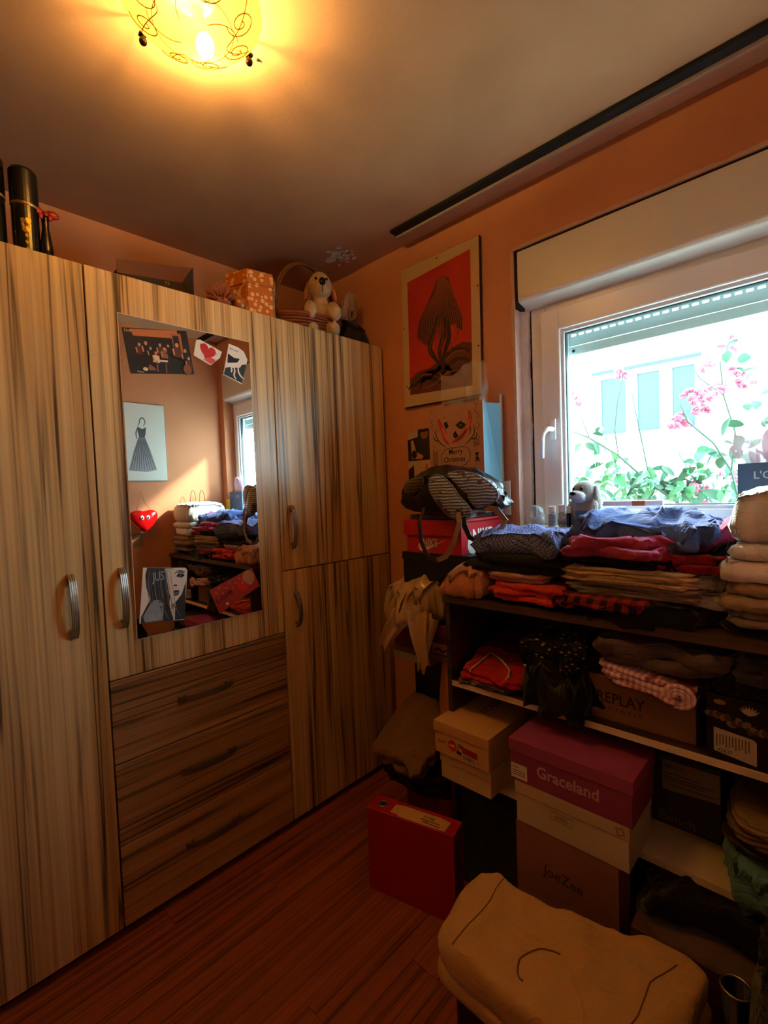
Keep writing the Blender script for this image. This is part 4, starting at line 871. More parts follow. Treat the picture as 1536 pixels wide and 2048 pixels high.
poly(F, [(.135, .165), (.150, .173), (.160, .178), (.172, .171), (.185, .162), (.172, .152), (.160, .146), (.150, .153)], INK); poly(F, ell(.160, .162, .004, .004, 8), KR); strokes(F, [[(.16, .178), (.160, .205)]], .001, INK)
poly(F, [(.125, .135), (.135, .142), (.148, .122), (.135, .112), (.124, .12)], INK); poly(F, [(.078, .178), (.092, .185), (.102, .165), (.088, .155)], INK)
strokes(F, [[(.225, .24), (.235, .225), (.225, .21), (.238, .20), (.245, .185), (.234, .178)], [(.022, .20), (.014, .19), (.022, .18), (.012, .17)], [(.24, .16), (.25, .15), (.24, .14), (.23, .145)]], .002, INK, taper=False)
st = []
for k in range(8): a = k*PI/4; st += [[(.232+.006*math.cos(a), .09+.006*math.sin(a)), (.232+.017*math.cos(a), .09+.017*math.sin(a))]]
for k in range(5): st += [[(.24-.004*k+.0, .05-.0*k), (.222-.0*k+.006*k, .015)]]
for k in range(6): st += [[(.03, .0+.012*k), (.018, .012+.012*k)], [(.03, .0+.012*k), (.044, .012+.012*k)]]
strokes(F, st, .003, INK)
for k in range(38):
    random.seed(100+k); a, b = random.uniform(.01, .25), random.uniform(-.03, .27)
    if .05 < a < .21 and -.02 < b < .2: continue
    poly(F, ell(a, b, .0022, .0022, 6), INK, 'printed_dot')
poly(F, [(.09, -.02), (.105, -.008), (.118, -.02), (.115, -.045), (.092, -.045)], INK); poly(F, [(.165, -.012), (.198, -.008), (.205, -.05), (.168, -.05)], DG)
# things in the gift bag
t = thing('clear_bag', 'crinkled clear cellophane sheet standing in the Christmas bag', 'bag', (.43, 1.60, 1.60))
CEL = mat('cellophane', '#e8ddd0', .08, spec=1, alpha=.28, bump=.8, bscale=18)
bm = bmesh.new(); rows = []
for i in range(31):
    f = i/30; row = []
    for j in range(21):
        g_ = j/20; x = .215*f; z = .1+.15*g_*(1-.12*math.sin(f*7)); n_ = rdg(f*2.2, g_*.8, 2.4, 4.2)*.016*(f+.2)
        row.append(bm.verts.new((x, n_, z+.008*noise.noise(Vector((f*6, 0, 1)))*g_*3)))
    rows.append(row)
for a, b in zip(rows, rows[1:]):
    for k in range(20): bm.faces.new((a[k], a[k+1], b[k+1], b[k]))
link('cellophane_sheet', bm, CEL, t, smooth=True)
tag(link('red_book', B(.425, .60, 1.622, 1.632, 1.30, 1.728, .001), mat('dull red cover', '#8c3a20', .6)), 'thin dull red book standing in the Christmas bag', 'book')
bm = bmesh.new(); lathe(bm, [(.014, 0), (.058, 0), (.058, .002), (.014, .002)], 40); o = link('grey_disc', bm, mat('grey disc', '#7d7a70', .35), loc=(.498, 1.612, 1.672)); o.rotation_euler = (PI/2, 0, 0); tag(o, 'grey disc sticking out of the Christmas bag', 'disc')
tag(link('paper_roll', lathe(bmesh.new(), [(.0001, 0), (.009, 0), (.009, .44), (.0001, .44)], 14), mat('tan paper', '#a08468', .7), loc=(.640, 1.708, 1.30)), 'tan paper tube upright behind blue side of the Christmas bag', 'tube')
tag(link('white_card', B(.600, .676, 1.7065, 1.7085, 1.259, 1.395), PAPER), 'plain white card standing at the wall right of the handbag', 'card')
# handbag / backpack
t = thing('handbag', 'black glossy handbag with sequin panels lying on the shoe boxes', 'bag', (.590, 1.445, 1.277), -.04)
LEA = mat('black glossy leather', '#07090d', .28, spec=.7, bump=.2, bscale=120)
def bagshape(x, y):
    return max(.12, (1-abs(x)**4.0)**.55 if abs(x) < 1 else 0)*(1-.25*y*y)*(.92+.08*math.cos(4*x))
def sag(c):
    x, y, z = c; k = abs(x)/.24
    return (x, y-.03*(z/.17), z*1.0-.03*max(0, abs(x)-.12)/.1*(1 if z < .1 else .6)+ .055*k*k*(1 if z < .06 else .4))
link('bag_body', cloth(.46, .17, .175, 1, 71, .006, .014, 3.2, shape=bagshape, nt=110, ns=16, ws=8, post=sag), LEA, t, smooth=True)
SEQ = pattern('striped sequins', 'stripe', '#c3cfe2', '#2f3f6a', 30, rough=.35, c3='#5a3a66', bump=1.0); SEQ2 = pattern('bronze sequins', 'stripe', '#14100f', '#6a523a', 26, rough=.3, c3='#0d0c12', bump=.8)
def panel(pts, m, name, yf, piping=True):
    """padded panel bulging out of the bag's front"""
    bm = bmesh.new(); n = len(pts); cx = sum(p[0] for p in pts)/n; cz = sum(p[1] for p in pts)/n; rings = []
    for f, dy in ((1.0, .012), (1.0, 0), (.9, -.006), (.55, -.010), (.2, -.012)):
        rings.append([bm.verts.new((cx+(x-cx)*f, yf(cx+(x-cx)*f, cz+(z-cz)*f)+dy, cz+(z-cz)*f)) for x, z in pts])
    for a, b in zip(rings, rings[1:]):
        for k in range(n): bm.faces.new((a[k], a[(k+1) % n], b[(k+1) % n], b[k]))
    bm.faces.new(rings[-1]); o = link(name, bm, m, t, smooth=True)
    if piping:
        bm = bmesh.new(); tube(bm, [(x, yf(x, z)-.001, z) for x, z in pts], .0018, 6, closed=True); link('piping', bm, mat('pale piping', '#6a6a70', .5), o, smooth=True)
fy = lambda x, z: -.098-.02*(z/.17)+.05*abs(x/.23)**2.5
def smoothpts(c, n=4):
    out = []; N_ = len(c)
    for i in range(N_):
        p0, p1, p2, p3 = c[i-1], c[i], c[(i+1) % N_], c[(i+2) % N_]
        for k in range(n):
            s = k/n; out.append(tuple(.5*((2*p1[j])+(-p0[j]+p2[j])*s+(2*p0[j]-5*p1[j]+4*p2[j]-p3[j])*s*s+(-p0[j]+3*p1[j]-3*p2[j]+p3[j])*s**3) for j in (0, 1)))
    return out
panel(smoothpts([(-.175, .085), (-.165, .115), (-.12, .135), (-.06, .140), (-.05, .12), (-.075, .085), (-.12, .068)]), SEQ2, 'sequin_panel', lambda x, z: fy(x, z)+.002)
panel(smoothpts([(-.015, .10), (-.005, .135), (.03, .145), (.07, .118), (.10, .075), (.135, .03), (.14, .002), (.105, -.012), (.07, -.006), (.035, .02), (.0, .065)]), SEQ, 'sequin_panel', lambda x, z: fy(x, z)-.012)
panel(smoothpts([(.06, .148), (.11, .155), (.17, .135), (.215, .095), (.222, .06), (.19, .035), (.15, .03), (.12, .075), (.085, .115)]), SEQ, 'sequin_panel', lambda x, z: fy(x, z)+.004)
STR = mat('dark brown strap', '#2c1c16', .5); STR2 = mat('taupe strap', '#7d6a5a', .5)
bm = bmesh.new(); ribbon(bm, [(-.05, -.11, .03), (-.055, -.135, -.02), (-.045, -.14, -.09), (-.01, -.145, -.145), (.03, -.145, -.15)], .018, .003, Vector((1, 0, .3))); link('strap', bm, STR, t)
bm = bmesh.new(); ribbon(bm, [(.03, -.145, -.15), (.07, -.145, -.135), (.10, -.14, -.09), (.115, -.125, -.02), (.10, -.11, .02)], .018, .003, Vector((1, 0, -.3))); link('strap', bm, STR2, t)
bm = bmesh.new(); ribbon(bm, [(.17, -.07, .03), (.22, -.06, .02), (.245, -.05, -.015), (.23, -.06, -.05), (.20, -.08, -.065)], .020, .003, Vector((.5, 0, 1))); link('strap', bm, STR2, t)
bm = bmesh.new(); ribbon(bm, [(.11, -.10, .02), (.125, -.11, -.03), (.145, -.11, -.07), (.17, -.10, -.085)], .020, .003, Vector((1, 0, -.2))); link('strap', bm, STR, t)
bm = bmesh.new(); box(bm, -.004, .018, -.135, -.125, .128, .134, .001); link('zip_pull', bm, METAL, t)
# column below, between wardrobe and shelf unit
t, F, _ = pbox('box_file', 'dark red box on the floor behind the red binder', 'box', .40, .628, 1.33, 1.62, 0, .236, mat('dark red card', '#6e1612', .5))
garment('black_bag', 'rounded black bag beneath the khaki-brown folded trousers', 'bag', .455, 1.44, .237, .30, .28, .105, mat('black nylon', '#0c0a0a', .5, bump=.2), n=2, wob=.012, wr=.008, sd=81, e=4, shape=dome(.4, .5))
garment('brown_trousers', 'khaki-brown folded trousers draped over a black bag', 'clothes', .415, 1.385, .300, .265, .225, .055, fab('khaki brown cotton', '#7a5a3e', var=.12), n=3, wob=.010, wr=.022, sd=82, ws=8, rot=-.05, post=lambda c: (c.x, c.y, c.z+(c.y+.11)*.72))
t, F, _ = pbox('tall_box', 'tall black upright box between wardrobe and shelf', 'box', .312, .485, 1.505, 1.67, .0, .69, BLACK)
garment('yellow_bag', 'crumpled orange-yellow bag squeezed against the shelf side panel', 'bag', .565, 1.515, .345, .125, .17, .40, mat('orange yellow plastic', '#c9821c', .4, bump=.4, bscale=20), wob=.010, wr=.012, sd=84, e=5, ns=6, ws=9)
tag(link('tray', B(.292, .485, 1.40, 1.67, .6905, .722, .002), mat('grey white tray', '#a8988a', .6)), 'shallow grey-white box under the purple carton and plastic bag', 'box')
t, F, _ = pbox('shoe_box', 'small plum-coloured box under the crumpled plastic bag', 'box', .296, .60, 1.40, 1.67, .7465, .855, mat('plum card', '#5a2440', .55), .0)
poly(F, [(.20, .004), (.29, .006), (.29, .045), (.20, .043)], mat('printed pink label', '#a98286', .6), 'label'); strokes(F, [[(.21, .012), (.23, .024), (.25, .014), (.27, .026)]], .008, INK)
tag(link('card_sheet', B(.300, .60, 1.40, 1.67, .7225, .746, .001), mat('brown card sheet', '#6b4c38', .6)), 'flat brown carton under the plum-coloured box', 'box')
PLB = mat('translucent beige plastic', '#c9ab80', .28, spec=.7, alpha=.88, bump=.5, bscale=30)
t = thing('plastic_bag', 'crumpled translucent plastic bag bulging over the plum box', 'bag', (.42, 1.50, .856))
link('bag_bulk', cloth(.34, .31, .150, 1, 91, .020, .050, 3.0, shape=dome(.35, .45), nt=120, ns=20, ws=7, post=lambda c: (c.x, c.y, c.z-.35*max(0, -c.y-.11)+.03*(c.x/.16))), PLB, t, smooth=True)
bm = bmesh.new()
def hang(x0, x1, z0, z1, yb, sd):
    rows = []
    for i in range(15):
        f = i/14; row = []
        for j in range(13):
            g_ = j/12; xx = (x0[0]*(1-g_)+x0[1]*g_)*(1-f)+(x1[0]*(1-g_)+x1[1]*g_)*f
            row.append(bm.verts.new((xx, yb-.012*math.sin(g_*PI*4+sd)*(.4+.6*(1-f))-.012*math.sin(PI*f), z0*(1-f)+z1*f+.01*math.sin(g_*7+sd))))
        rows.append(row)
    for a, b in zip(rows, rows[1:]):
        for k in range(12): bm.faces.new((a[k], a[k+1], b[k+1], b[k]))
hang((-.06, .07), (-.155, -.10), .05, -.115, -.150, 1); hang((.02, .12), (.07, .12), .06, -.135, -.165, 2); hang((.06, .15), (.04, .075), .05, -.17, -.150, 4)
link('hanging_handles', bm, PLB, t, smooth=True)
# red lever arch binder, spine up
t = thing('ring_binder', 'red ring binder standing spine-up on the floor beside shelf', 'binder', (.445, 1.077, 0), math.atan2(.073, .293))
BR_ = mat('glossy red binder', '#a3100e', .38, spec=.5, bump=.05, bscale=300); LB, WB, HB_ = .318, .078, .288
link('cover', B(0, LB, 0, .0035, 0, HB_, .0015), BR_, t); link('cover', B(0, LB, WB-.0035, WB, 0, HB_, .0015), BR_, t)
bm = bmesh.new(); box(bm, 0, LB, .0035, WB-.0035, HB_-.0035, HB_, .0008); link('spine', bm, BR_, t)
link('end_panel', B(LB-.004, LB-.001, .0035, WB-.0035, .002, HB_-.004), mat('dull red end', '#6a0f0c', .6), t); link('end_panel', B(.001, .004, .0035, WB-.0035, .002, HB_-.004), mat('dull red end', '#6a0f0c', .6), t)
F = Frame((0, 0, HB_), (1, 0, 0), (0, 1, 0), t)
poly(F, ell(.043, .039, .0135, .0135, 24), BLACK, 'finger_hole'); bm = bmesh.new(); tube(bm, [(.043+.0145*math.cos(a), .039+.0145*math.sin(a), HB_+.0005) for a in [2*PI*k/24 for k in range(24)]], .002, 6, closed=True); link('hole_ring', bm, METAL, t, smooth=True)
poly(F, [(.085, .012), (.115, .012), (.118, .006), (.285, .008), (.288, .055), (.25, .062), (.115, .062), (.085, .055)], mat('yellowed spine label', '#d0a868', .7), 'label')
text(F, '3108', .195, .036, .020, INK); text(F, '11', .205, .016, .018, INK); text(F, 'II', .10, .03, .010, INK); strokes(F, [[(.19, .03), (.26, .028)], [(.20, .020), (.265, .016)]], .004, INK)

# ================================================================= FOREGROUND CHEST AND KHAKI CLOTH
t = thing('storage_chest', 'black chest under the khaki cloth in the foreground', 'chest', (0, 0, 0))
def quadbox(pts, z0, z1, m, name, par):
    bm = bmesh.new(); a = [bm.verts.new((x, y, z0)) for x, y in pts]; b = [bm.verts.new((x, y, z1)) for x, y in pts]; n = len(pts)
    bm.faces.new(a); bm.faces.new(b); [bm.faces.new((a[k], a[(k+1) % n], b[(k+1) % n], b[k])) for k in range(n)]
    bmesh.ops.bevel(bm, geom=bm.edges[:], offset=.006, segments=2, affect='EDGES'); return link(name, bm, m, par)
CH = [(.990, .825), (.965, 1.02), (1.28, 1.06), (1.40, 1.085), (1.40, .815)]
quadbox(CH, 0, .235, mat('black chest', '#0b0a0c', .5), 'chest_body', t); quadbox([(x+(.008 if x > 1.2 else -.008), y+(.008 if y > .9 else -.008)) for x, y in CH], .235, .262, mat('black chest', '#0b0a0c'), 'chest_lid', t)
KH = fab('khaki cotton', '#cda468', var=.10, bump=.3)
def khaki(sc, z0, h, sd, wr, wob):
    """cloth with the chest's outline, thick and rounded"""
    cs = [(.970, .800), (.942, .88), (.925, .96), (.940, 1.015), (.985, 1.035), (1.13, 1.05), (1.27, 1.09), (1.33, 1.13), (1.42, 1.115), (1.43, 1.05), (1.42, .92), (1.41, .80), (1.30, .78), (1.12, .785)]
    cs = smoothpts(cs, 8); cx, cy = 1.18, .94; nt = len(cs); bm = bmesh.new(); rings = []
    prof = [(k/16, 1.0) for k in range(1, 15)]+[(.93, .985), (.965, .93), (.99, .80), (1.0, .62), (1.0, .45), (1.005, .25), (.995, .06), (.97, 0), (.6, 0)]
    for rho, s in prof:
        ring = []
        for k, (x, y) in enumerate(cs):
            q = 1+wob*noise.noise(Vector((x*9+sd, y*9, s*1.5)))
            X = cx+(x-cx)*rho*sc*q; Y = cy+(y-cy)*rho*sc*q
            cr = .010*math.exp(-(((X-1.12)+.25*(Y-.9))/.012)**2) if False else 0
            W_ = wr*wrk(X, Y, sd, 5, 1, .6)*(1 if s > .5 else .3)
            top = h*(1-.10*max(0, (X-1.15)/.3))
            ring.append(bm.verts.new((X, Y, z0+s*top+W_)))
        rings.append(ring)
    for a, b in zip(rings, rings[1:]):
        for k in range(nt): bm.faces.new((a[k], a[(k+1) % nt], b[(k+1) % nt], b[k]))
    bm.faces.new(rings[0]); bm.faces.new(rings[-1]); return bm
t = thing('folded_trousers', 'big folded khaki cotton trousers on the black foreground chest', 'clothes', (0, 0, 0))
link('lower_fold', khaki(1.01, .264, .036, 3, .006, .02), KH, t, smooth=True)
link('upper_fold', khaki(.985, .298, .064, 7, .024, .04), KH, t, smooth=True)
# seams lying on the cloth, and the pocket flap
SE = fab('khaki seam', '#7a5732'); 
def seam(pts, r, m, name):
    bm = bmesh.new(); tube(bm, pts, r, 6); return link(name, bm, m, t, smooth=True)
from mathutils.bvhtree import BVHTree
up_o = [c for c in t.children if c.name.startswith('upper_fold')][0]
bvh = BVHTree.FromPolygons([v.co[:] for v in up_o.data.vertices], [p.vertices[:] for p in up_o.data.polygons])
def drop(pts, n=10, lift=.0008):
    out = []
    for (x0, y0), (x1, y1) in zip(pts, pts[1:]):
        for k in range(n):
            x = x0+(x1-x0)*k/n; y = y0+(y1-y0)*k/n; r = bvh.ray_cast(Vector((x, y, 1)), Vector((0, 0, -1)))
            if r[0]: out.append((x, y, r[0].z+lift))
    return out
seam(drop([(1.005, 1.025), (1.01, .95), (1.00, .87), (1.00, .80)]), .0014, SE, 'seam')
seam(drop(smoothpts([(1.155, .835), (1.13, .875), (1.15, .925), (1.19, .935), (1.235, .90)], 5)[:16]), .0018, SE, 'pocket_edge')
seam(drop([(1.375, 1.08), (1.345, 1.0), (1.345, .92), (1.33, .83)]), .0014, SE, 'seam')
# dark things at the right edge
t = thing('metal_canister', 'dark canister with shiny rim at the bottom right corner', 'canister', (1.478, 1.062, 0))
link('canister_body', lathe(bmesh.new(), [(.0001, 0), (.024, 0), (.026, .40), (.023, .40), (.021, .01), (.0001, .01)], 32), mat('dark glass', '#0a0f12', .15, spec=.8), t, smooth=True)
bm = bmesh.new(); tube(bm, [(.025*math.cos(2*PI*k/32), .025*math.sin(2*PI*k/32), .401) for k in range(32)], .0028, 8, closed=True); link('rim', bm, METAL, t, smooth=True)
garment('dark_coat', 'dark green-black coat heaped upright against right edge of view', 'clothes', 1.585, .93, 0, .12, .30, .62, fab('dark green black wool', '#0d1413'), wob=.015, wr=.01, sd=95, ns=5, e=4)

# ================================================================= WINDOW SILL
PL = mat('grey beige plush', '#8d8a84', .95, bump=.8, bscale=200, sheen=.3); PL2 = mat('pale grey plush', '#c3c6c6', .95, bump=.8, bscale=200, sheen=.3)
t = thing('toy_dog', 'grey plush dog with droopy ears sitting on the window sill', 'soft toy', (.955, 1.745, OZ0+.002), -PI/2-.35)
bm = bmesh.new()
ball(bm, (0, 0, .055), (.040, .045, .058)); ball(bm, (.004, 0, .125), (.042, .045, .042)); ball(bm, (.0, 0, .10), (.025, .028, .03))
for s in (-1, 1): ball(bm, (.035, s*.045, .022), (.050, .020, .020), q(0, 0, s*.2)); ball(bm, (.02, s*.048, .062), (.018, .016, .040), q(0, -.4, 0))
fuse('body', bm, PL, t, .0035)
bm = bmesh.new(); ball(bm, (.042, 0, .112), (.026, .032, .020)); ball(bm, (.034, 0, .100), (.022, .026, .014)); fuse('muzzle', bm, PL2, t, .003)
for s in (-1, 1):
    bm = bmesh.new(); ball(bm, (-.004, s*.049, .105), (.016, .010, .046), q(s*.15, 0, 0)); fuse('ear', bm, PL, t, .003, 2)
    bm = bmesh.new(); ball(bm, (.040, s*.017, .137), (.004, .006, .007)); link('eye', bm, NOSE, t, smooth=True)
bm = bmesh.new(); ball(bm, (.064, 0, .121), (.008, .013, .008)); link('nose', bm, NOSE, t, smooth=True)
def bottle(x, y, r, h, m, cm, label, name='nail_polish_bottle', tilt=0):
    t = thing(name, label, 'bottle', (x, y, OZ0+.002)); 
    link('bottle_body', lathe(bmesh.new(), [(.0001, 0), (r, 0), (r, h*.6), (r*.5, h*.68), (.0001, h*.68)], 18), m, t, smooth=False)
    link('cap', lathe(bmesh.new(), [(r*.55, h*.66), (r*.9, h*.68), (r*.9, h), (.0001, h)], 18), cm, t, smooth=False)
bottle(.842, 1.715, .014, .075, pattern('striped wrap', 'stripe', '#c7ccd3', '#55719c', 60), PAPER, 'small tube with blue and white stripes left of the sill dog')
bottle(.882, 1.708, .013, .080, pattern('green striped wrap', 'stripe', '#cfd8b8', '#5c7c62', 50), PAPER, 'small green-banded tube in front of the sill dog')
bottle(.908, 1.706, .008, .075, mat('black lacquer', '#0b0c10', .2), mat('cream cap', '#cfc7a8', .4), 'thin black and cream bottle in front of the sill dog')
bm = bmesh.new(); box(bm, .935, .985, 1.698, 1.716, OZ0+.001, OZ0+.062, .003); tag(link('blue_tin', bm, mat('slate blue tin', '#3f5a72', .4)), 'small slate blue tin in front of the sill dog', 'tin')
t = thing('glass_jar', 'small clear glass jar with crumpled wrap at left end of the sill', 'jar', (.788, 1.72, OZ0+.002))
CG = mat('clear jar glass', '#dfe8ea', .05, spec=.8, alpha=.3)
link('jar_body', lathe(bmesh.new(), [(.0001, 0), (.020, 0), (.021, .035), (.019, .035), (.018, .003), (.0001, .003)], 24), CG, t, smooth=True)
link('crumpled_wrap', cloth(.05, .045, .045, 1, 5, .008, .02, 2.4, shape=dome(.5, .3), nt=40, ns=8, ws=40), CG, t, loc=(-.012, 0, .02), smooth=True)
t = thing('marker_pen', 'white and orange pen box lying at the window behind the hoodie', 'box', (1.12, 1.715, OZ0+.002), .1)
link('pen_box', B(-.09, .09, -.012, .012, .075, .092, .002), PAPER, t); link('orange_tip', B(.0, .04, -.0125, .0125, .0745, .0925, .002), mat('orange plastic', '#b4642c', .4), t); link('clear_stand', B(-.02, .09, -.010, .010, 0, .075, .002), CG, t)
# blue gift bag with tissue
t = thing('gift_bag', 'slate blue gift bag with pale tissue on the sill at right edge', 'bag', (1.405, 1.705, OZ0+.002))
SB = mat('slate blue paper', '#3d5a78', .55); link('bag_body', B(0, .17, 0, .075, 0, .195, .001), SB, t)
F = Frame((0, 0, 0), (1, 0, 0), (0, 0, 1), t); text(F, "L'O", .036, .150, .030, mat('pale grey lettering', '#aebccb', .5), bold=.0003)
TI = mat('pale pink tissue', '#d9c6d8', .5, spec=.3, alpha=.75)
bm = bmesh.new(); random.seed(14)
for k in range(7):
    a = random.uniform(-.9, .9); bx = .03+.018*k; rows = []
    for i in range(7):
        f = i/6; row = []
        for j in range(6):
            g_ = j/5-.5; row.append(bm.verts.new((bx+a*.06*f+g_*.07*math.sin(.4+f*2.4), .038+.035*math.cos(k*2.1)*f-.03*(g_*g_)*f, .18+.115*f+.006*math.sin(g_*9+k))))
        rows.append(row)
    for r0, r1 in zip(rows, rows[1:]):
        for j in range(5): bm.faces.new((r0[j], r0[j+1], r1[j+1], r1[j]))
link('tissue_paper', bm, TI, t, smooth=True)
tag(link('yellow_card', B(1.58, 1.632, 1.705, 1.71, OZ0+.002, 1.36), mat('bright yellow card', '#d8c11c', .5)), 'bright yellow card seen in mirror beside the blue gift bag', 'card')
bm = bmesh.new()
for s in (-.03, .035): tube(bm, [(s-.02*math.cos(PI*k/12)*1, 0, .0+.085*math.sin(PI*k/12)+.12*(1 if 0 < k < 12 else 1)-.12) for k in range(13)], .0018, 6)
tag(link('wire_loops', bm, BLACK, loc=(1.655, 1.50, ZT+.338), smooth=True), 'two black wire loops behind the towels, seen in the mirror', 'wire'); bpy.data.objects['wire_loops'].rotation_euler = (0, 0, PI/2)

# ================================================================= RIGHT WALL (seen in the mirror)
t = thing('framed_sketch', 'framed pencil sketch of a ball gown, seen in the mirror', 'picture', (X1-.001, 1.165, 1.755))
link('backboard', B(-.010, 0, -.155, .155, -.255, .255, .001), mat('grey frame', '#6d7a7c', .5), t); link('sketch_sheet', B(-.012, -.010, -.151, .151, -.251, .251), mat('sketch paper', '#cfd2c6', .6), t)
F = Frame((-.012, 0, 0), (0, -1, 0), (0, 0, 1), t)
PN = mat('pencil grey', '#4c4f52', .7); PN2 = mat('pencil light', '#8d9092', .7)
poly(F, [(-.02, .03), (.02, .03), (.055, -.06), (.09, -.185), (-.02, -.195), (-.085, -.18), (-.05, -.05)], PN2)
poly(F, [(-.03, .10), (-.005, .085), (.02, .10), (.024, .07), (.016, .03), (-.018, .03), (-.026, .06)], PN); 
strokes(F, [[(-.02+.04*f, .03), (-.04+.085*f, -.06), (-.075+.155*f, -.185)] for f in [k/9 for k in range(10)]], .0055, PN)
strokes(F, [[(-.012, .105), (-.026, .13), (-.014, .158), (.004, .15), (.010, .125), (.022, .10)], [(.018, .10), (.034, .06), (.03, .02)]], .007, PN)
t = thing('heart_balloon', 'glossy red heart balloon with eyes hanging by cords, seen in mirror', 'balloon', (X1-.055, 1.135, 1.255))
bm = bmesh.new(); bmesh.ops.create_uvsphere(bm, u_segments=40, v_segments=24, radius=1)
for v in bm.verts:
    x, y, z = v.co; zz = z+.55*abs(y)**1.2-.2; v.co = (x*.035, y*.085, zz*.062*(1.15 if zz < 0 else 1))
link('heart', bm, mat('glossy red foil', '#c80f10', .12, spec=.8), t, smooth=True)
for s in (-1, 1):
    bm = bmesh.new(); ball(bm, (-.034, s*.018-.005, .008), (.006, .012, .014)); e_ = link('eye', bm, PAPER, t, smooth=True)
    bm = bmesh.new(); ball(bm, (-.039, s*.018-.005, .006), (.003, .005, .006)); link('pupil', bm, NOSE, e_, smooth=True)
bm = bmesh.new(); tube(bm, [(0, -.05, .045), (.02, -.02, .10), (.045, 0, .185), (.02, .02, .10), (0, .05, .045)], .0018, 6); link('cord', bm, mat('copper cord', '#a5683c', .6), t, smooth=True)
bm = bmesh.new(); box(bm, -.003, 0, -.035, .035, -.045, .045); tag(link('tag_card', bm, mat('brown tag', '#8a6a48', .7), loc=(X1-.001, 1.105, 1.115)), 'small brown card on the wall under the heart balloon', 'card')

# ================================================================= OUTSIDE
FAC = mat('white rendered facade', '#f2f4f2', .9); HX = 5.5
fac = thing('building', 'white house facade with a three-part window beyond the flowers', 'building', (0, HX, 0))
wx0, wx1, wz0, wz1 = -.345, .645, 1.86, 2.565
bm = bmesh.new(); box(bm, -4, wx0, 0, .3, -1, 4); box(bm, wx1, 6, 0, .3, -1, 4); box(bm, wx0, wx1, 0, .3, -1, wz0); box(bm, wx0, wx1, 0, .3, wz1, 4)
link('wall', bm, FAC, fac)
wnd = link('window_frame', box(box(box(box(box(box(bmesh.new(), wx0, wx1, .05, .10, wz1-.05, wz1), wx0, wx1, .05, .10, wz0, wz0+.05), wx0, wx0+.05, .05, .10, wz0+.05, wz1-.05), wx1-.05, wx1, .05, .10, wz0+.05, wz1-.05), -.04, .075, .05, .10, wz0+.05, wz1-.05), .285, .40, .05, .10, wz0+.05, wz1-.05), mat('white far frame', '#9ea6a4', .5), fac)
for a, b in ((wx0+.05, -.04), (.075, .285), (.40, wx1-.05)): link('pane', B(a, b, .07, .08, wz0+.05, wz1-.05), mat('pale blue far glass', '#2c4247', .3), wnd)
link('sill', B(wx0-.05, wx1+.08, -.10, .05, wz0-.07, wz0), mat('grey far sill', '#5a5450', .7), fac)
link('lintel_line', B(wx0-.02, wx1+.02, -.02, .0, wz1, wz1+.035), mat('grey far lintel', '#2d3638', .7), fac)
gr = struct(link('ground', B(-6, 8, YW+.16, 9, -1.1, -1.0), mat('pale ground', '#b9b7a8', .9)))

def leafmesh(l, w_, fold=.25):
    me = bpy.data.meshes.new('leaf'); n = 5; V = []; Fc = []
    for i in range(n+1):
        f = i/n; ww = w_*math.sin(PI*min(f*.92+.04, 1))**.8; zc = -.25*l*f*f
        V += [(l*f, -ww/2, zc+fold*ww/2), (l*f, 0, zc), (l*f, ww/2, zc+fold*ww/2)]
    for i in range(n):
        a = i*3; Fc += [(a, a+1, a+4, a+3), (a+1, a+2, a+5, a+4)]
    me.from_pydata(V, [], Fc); return me
LEAF = mat('rose leaf', '#1f5236', .5, var=.3, vscale=8); LEAF2 = mat('paler green leaf', '#2f7044', .5); STEM = mat('green stem', '#2f4c3c', .6); PET = mat('pink petals', '#b05a76', .6, var=.25, vscale=30)  # second leaf green is paler, dealt out at random
for m_ in (LEAF, LEAF2, PET):
    m_.node_tree.nodes['Principled BSDF'].inputs['Subsurface Weight'].default_value = 0
LM_ = []
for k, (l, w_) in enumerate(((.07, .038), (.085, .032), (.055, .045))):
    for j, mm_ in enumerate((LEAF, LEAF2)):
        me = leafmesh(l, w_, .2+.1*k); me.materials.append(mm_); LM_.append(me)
        for p in me.polygons: p.use_smooth = True
bmf = bmesh.new(); random.seed(33)
for k in range(9):
    a = random.uniform(0, 2*PI); e_ = random.uniform(-.5, 1.2); c = Vector((math.cos(a)*math.cos(e_), math.sin(a)*math.cos(e_), math.sin(e_)))*.011
    ball(bmf, c, (.010, .008, .007), q(random.uniform(0, 3), random.uniform(0, 3), 0), 8, 6)
FM = bpy.data.meshes.new('blossom'); bmf.to_mesh(FM); bmf.free(); FM.materials.append(PET)
for p in FM.polygons: p.use_smooth = True
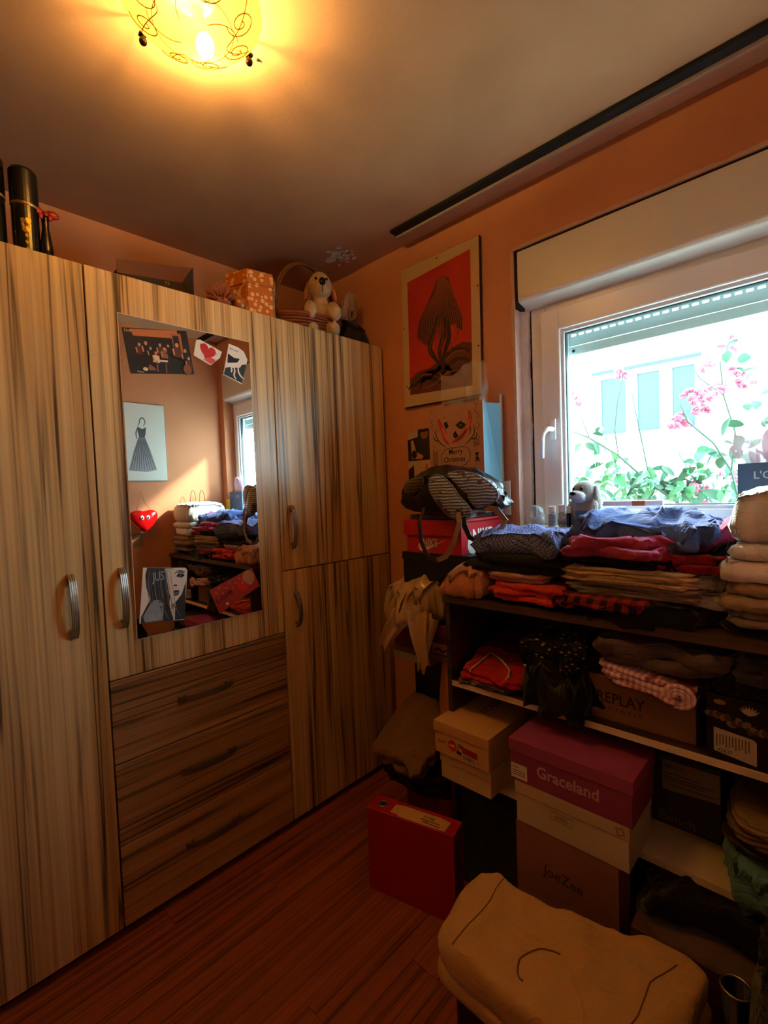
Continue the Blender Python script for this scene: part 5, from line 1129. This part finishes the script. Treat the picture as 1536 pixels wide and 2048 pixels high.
def shrub(label, y, stems, leafc, flowc, seed, droop=.3):
    random.seed(seed); t = thing('rose_bush', label, 'shrub', (1.0, y, -1.0))
    W_ = lambda x, z: (x-1.0, random.uniform(-.05, .05), z+1.0)
    for s_, r in stems:
        pts = [(x-1.0, .03*math.sin(x*9+z*5), z+1.0) for x, z in s_]; bm = bmesh.new(); tube(bm, pts, [r*(1-.55*i/len(pts)) for i in range(len(pts))], 6); link('stem', bm, STEM, t, smooth=True)
    for cx, cz, rx, rz, n in leafc:
        for k in range(n):
            a = random.uniform(0, 2*PI); r = random.uniform(0, 1)**.6; o = bpy.data.objects.new('leaf', random.choice(LM_)); C.objects.link(o); o.parent = t
            o.location = (cx+rx*r*math.cos(a)-1, random.uniform(-.10, .10), cz+rz*r*math.sin(a)+1); o.rotation_euler = (random.uniform(-1.2, 1.2), random.uniform(-.3, 1.2), random.uniform(0, 2*PI)); o.scale = [random.uniform(.6, 1.1)]*3
    for cx, cz, rx, rz, n in flowc:
        for k in range(n):
            a = random.uniform(0, 2*PI); r = random.uniform(0, 1)**.6; o = bpy.data.objects.new('blossom', FM); C.objects.link(o); o.parent = t
            o.location = (cx+rx*r*math.cos(a)-1, random.uniform(-.04, .04), cz+rz*r*math.sin(a)+1); o.rotation_euler = (random.uniform(0, 6), random.uniform(0, 6), 0); o.scale = [random.uniform(.7, 1.25)]*3
    return t
shrub('pink-flowered rose bush arching across the window from lower right', 2.40,
      [([(1.45, -1.0), (1.42, .6), (1.36, 1.12), (1.15, 1.24), (1.00, 1.36), (.86, 1.50), (.72, 1.60), (.64, 1.64)], .008), ([(1.0, 1.36), (.98, 1.5), (.955, 1.66), (.935, 1.78)], .004),
       ([(.86, 1.50), (.85, 1.62), (.87, 1.74), (.90, 1.86)], .003), ([(1.36, 1.12), (1.30, 1.40), (1.24, 1.52), (1.15, 1.62), (1.12, 1.70)], .005), ([(1.30, 1.40), (1.31, 1.56), (1.27, 1.72), (1.26, 1.85), (1.30, 1.93)], .004), ([(1.27, 1.72), (1.19, 1.80), (1.16, 1.86)], .003), ([(.72, 1.60), (.68, 1.72), (.66, 1.78)], .003)],
      [(.80, 1.44, .10, .09, 30), (.70, 1.32, .09, .08, 30), (.95, 1.36, .12, .08, 38), (1.10, 1.38, .14, .09, 44), (1.17, 1.27, .20, .09, 60), (1.30, 1.50, .10, .06, 22), (1.38, 1.60, .08, .10, 12), (.75, 1.60, .09, .06, 8), (1.35, 1.85, .10, .08, 10), (.85, 1.26, .16, .06, 16)],
      [(1.17, 1.70, .055, .06, 16), (1.12, 1.62, .05, .04, 10), (1.22, 1.74, .05, .04, 8), (.885, 1.88, .04, .02, 5), (.66, 1.80, .03, .05, 6), (1.33, 1.78, .06, .05, 8), (1.20, 1.86, .04, .03, 4), (1.18, 1.34, .04, .04, 9), (.92, 1.25, .05, .03, 7), (1.24, 1.24, .05, .03, 7), (1.30, 1.92, .04, .03, 4)], 5)
# background greenery lower right, further away
shrub('denser leafy rose bush behind the first one, low in window', 2.95,
      [([(1.2, -1.0), (1.18, .8), (1.1, 1.3), (1.0, 1.52)], .007), ([(1.18, .8), (1.3, 1.2), (1.38, 1.5)], .006)],
      [(1.02, 1.34, .24, .14, 90), (1.28, 1.36, .20, .16, 70), (.62, 1.34, .20, .12, 50)], [(1.25, 1.38, .08, .05, 8)], 15)
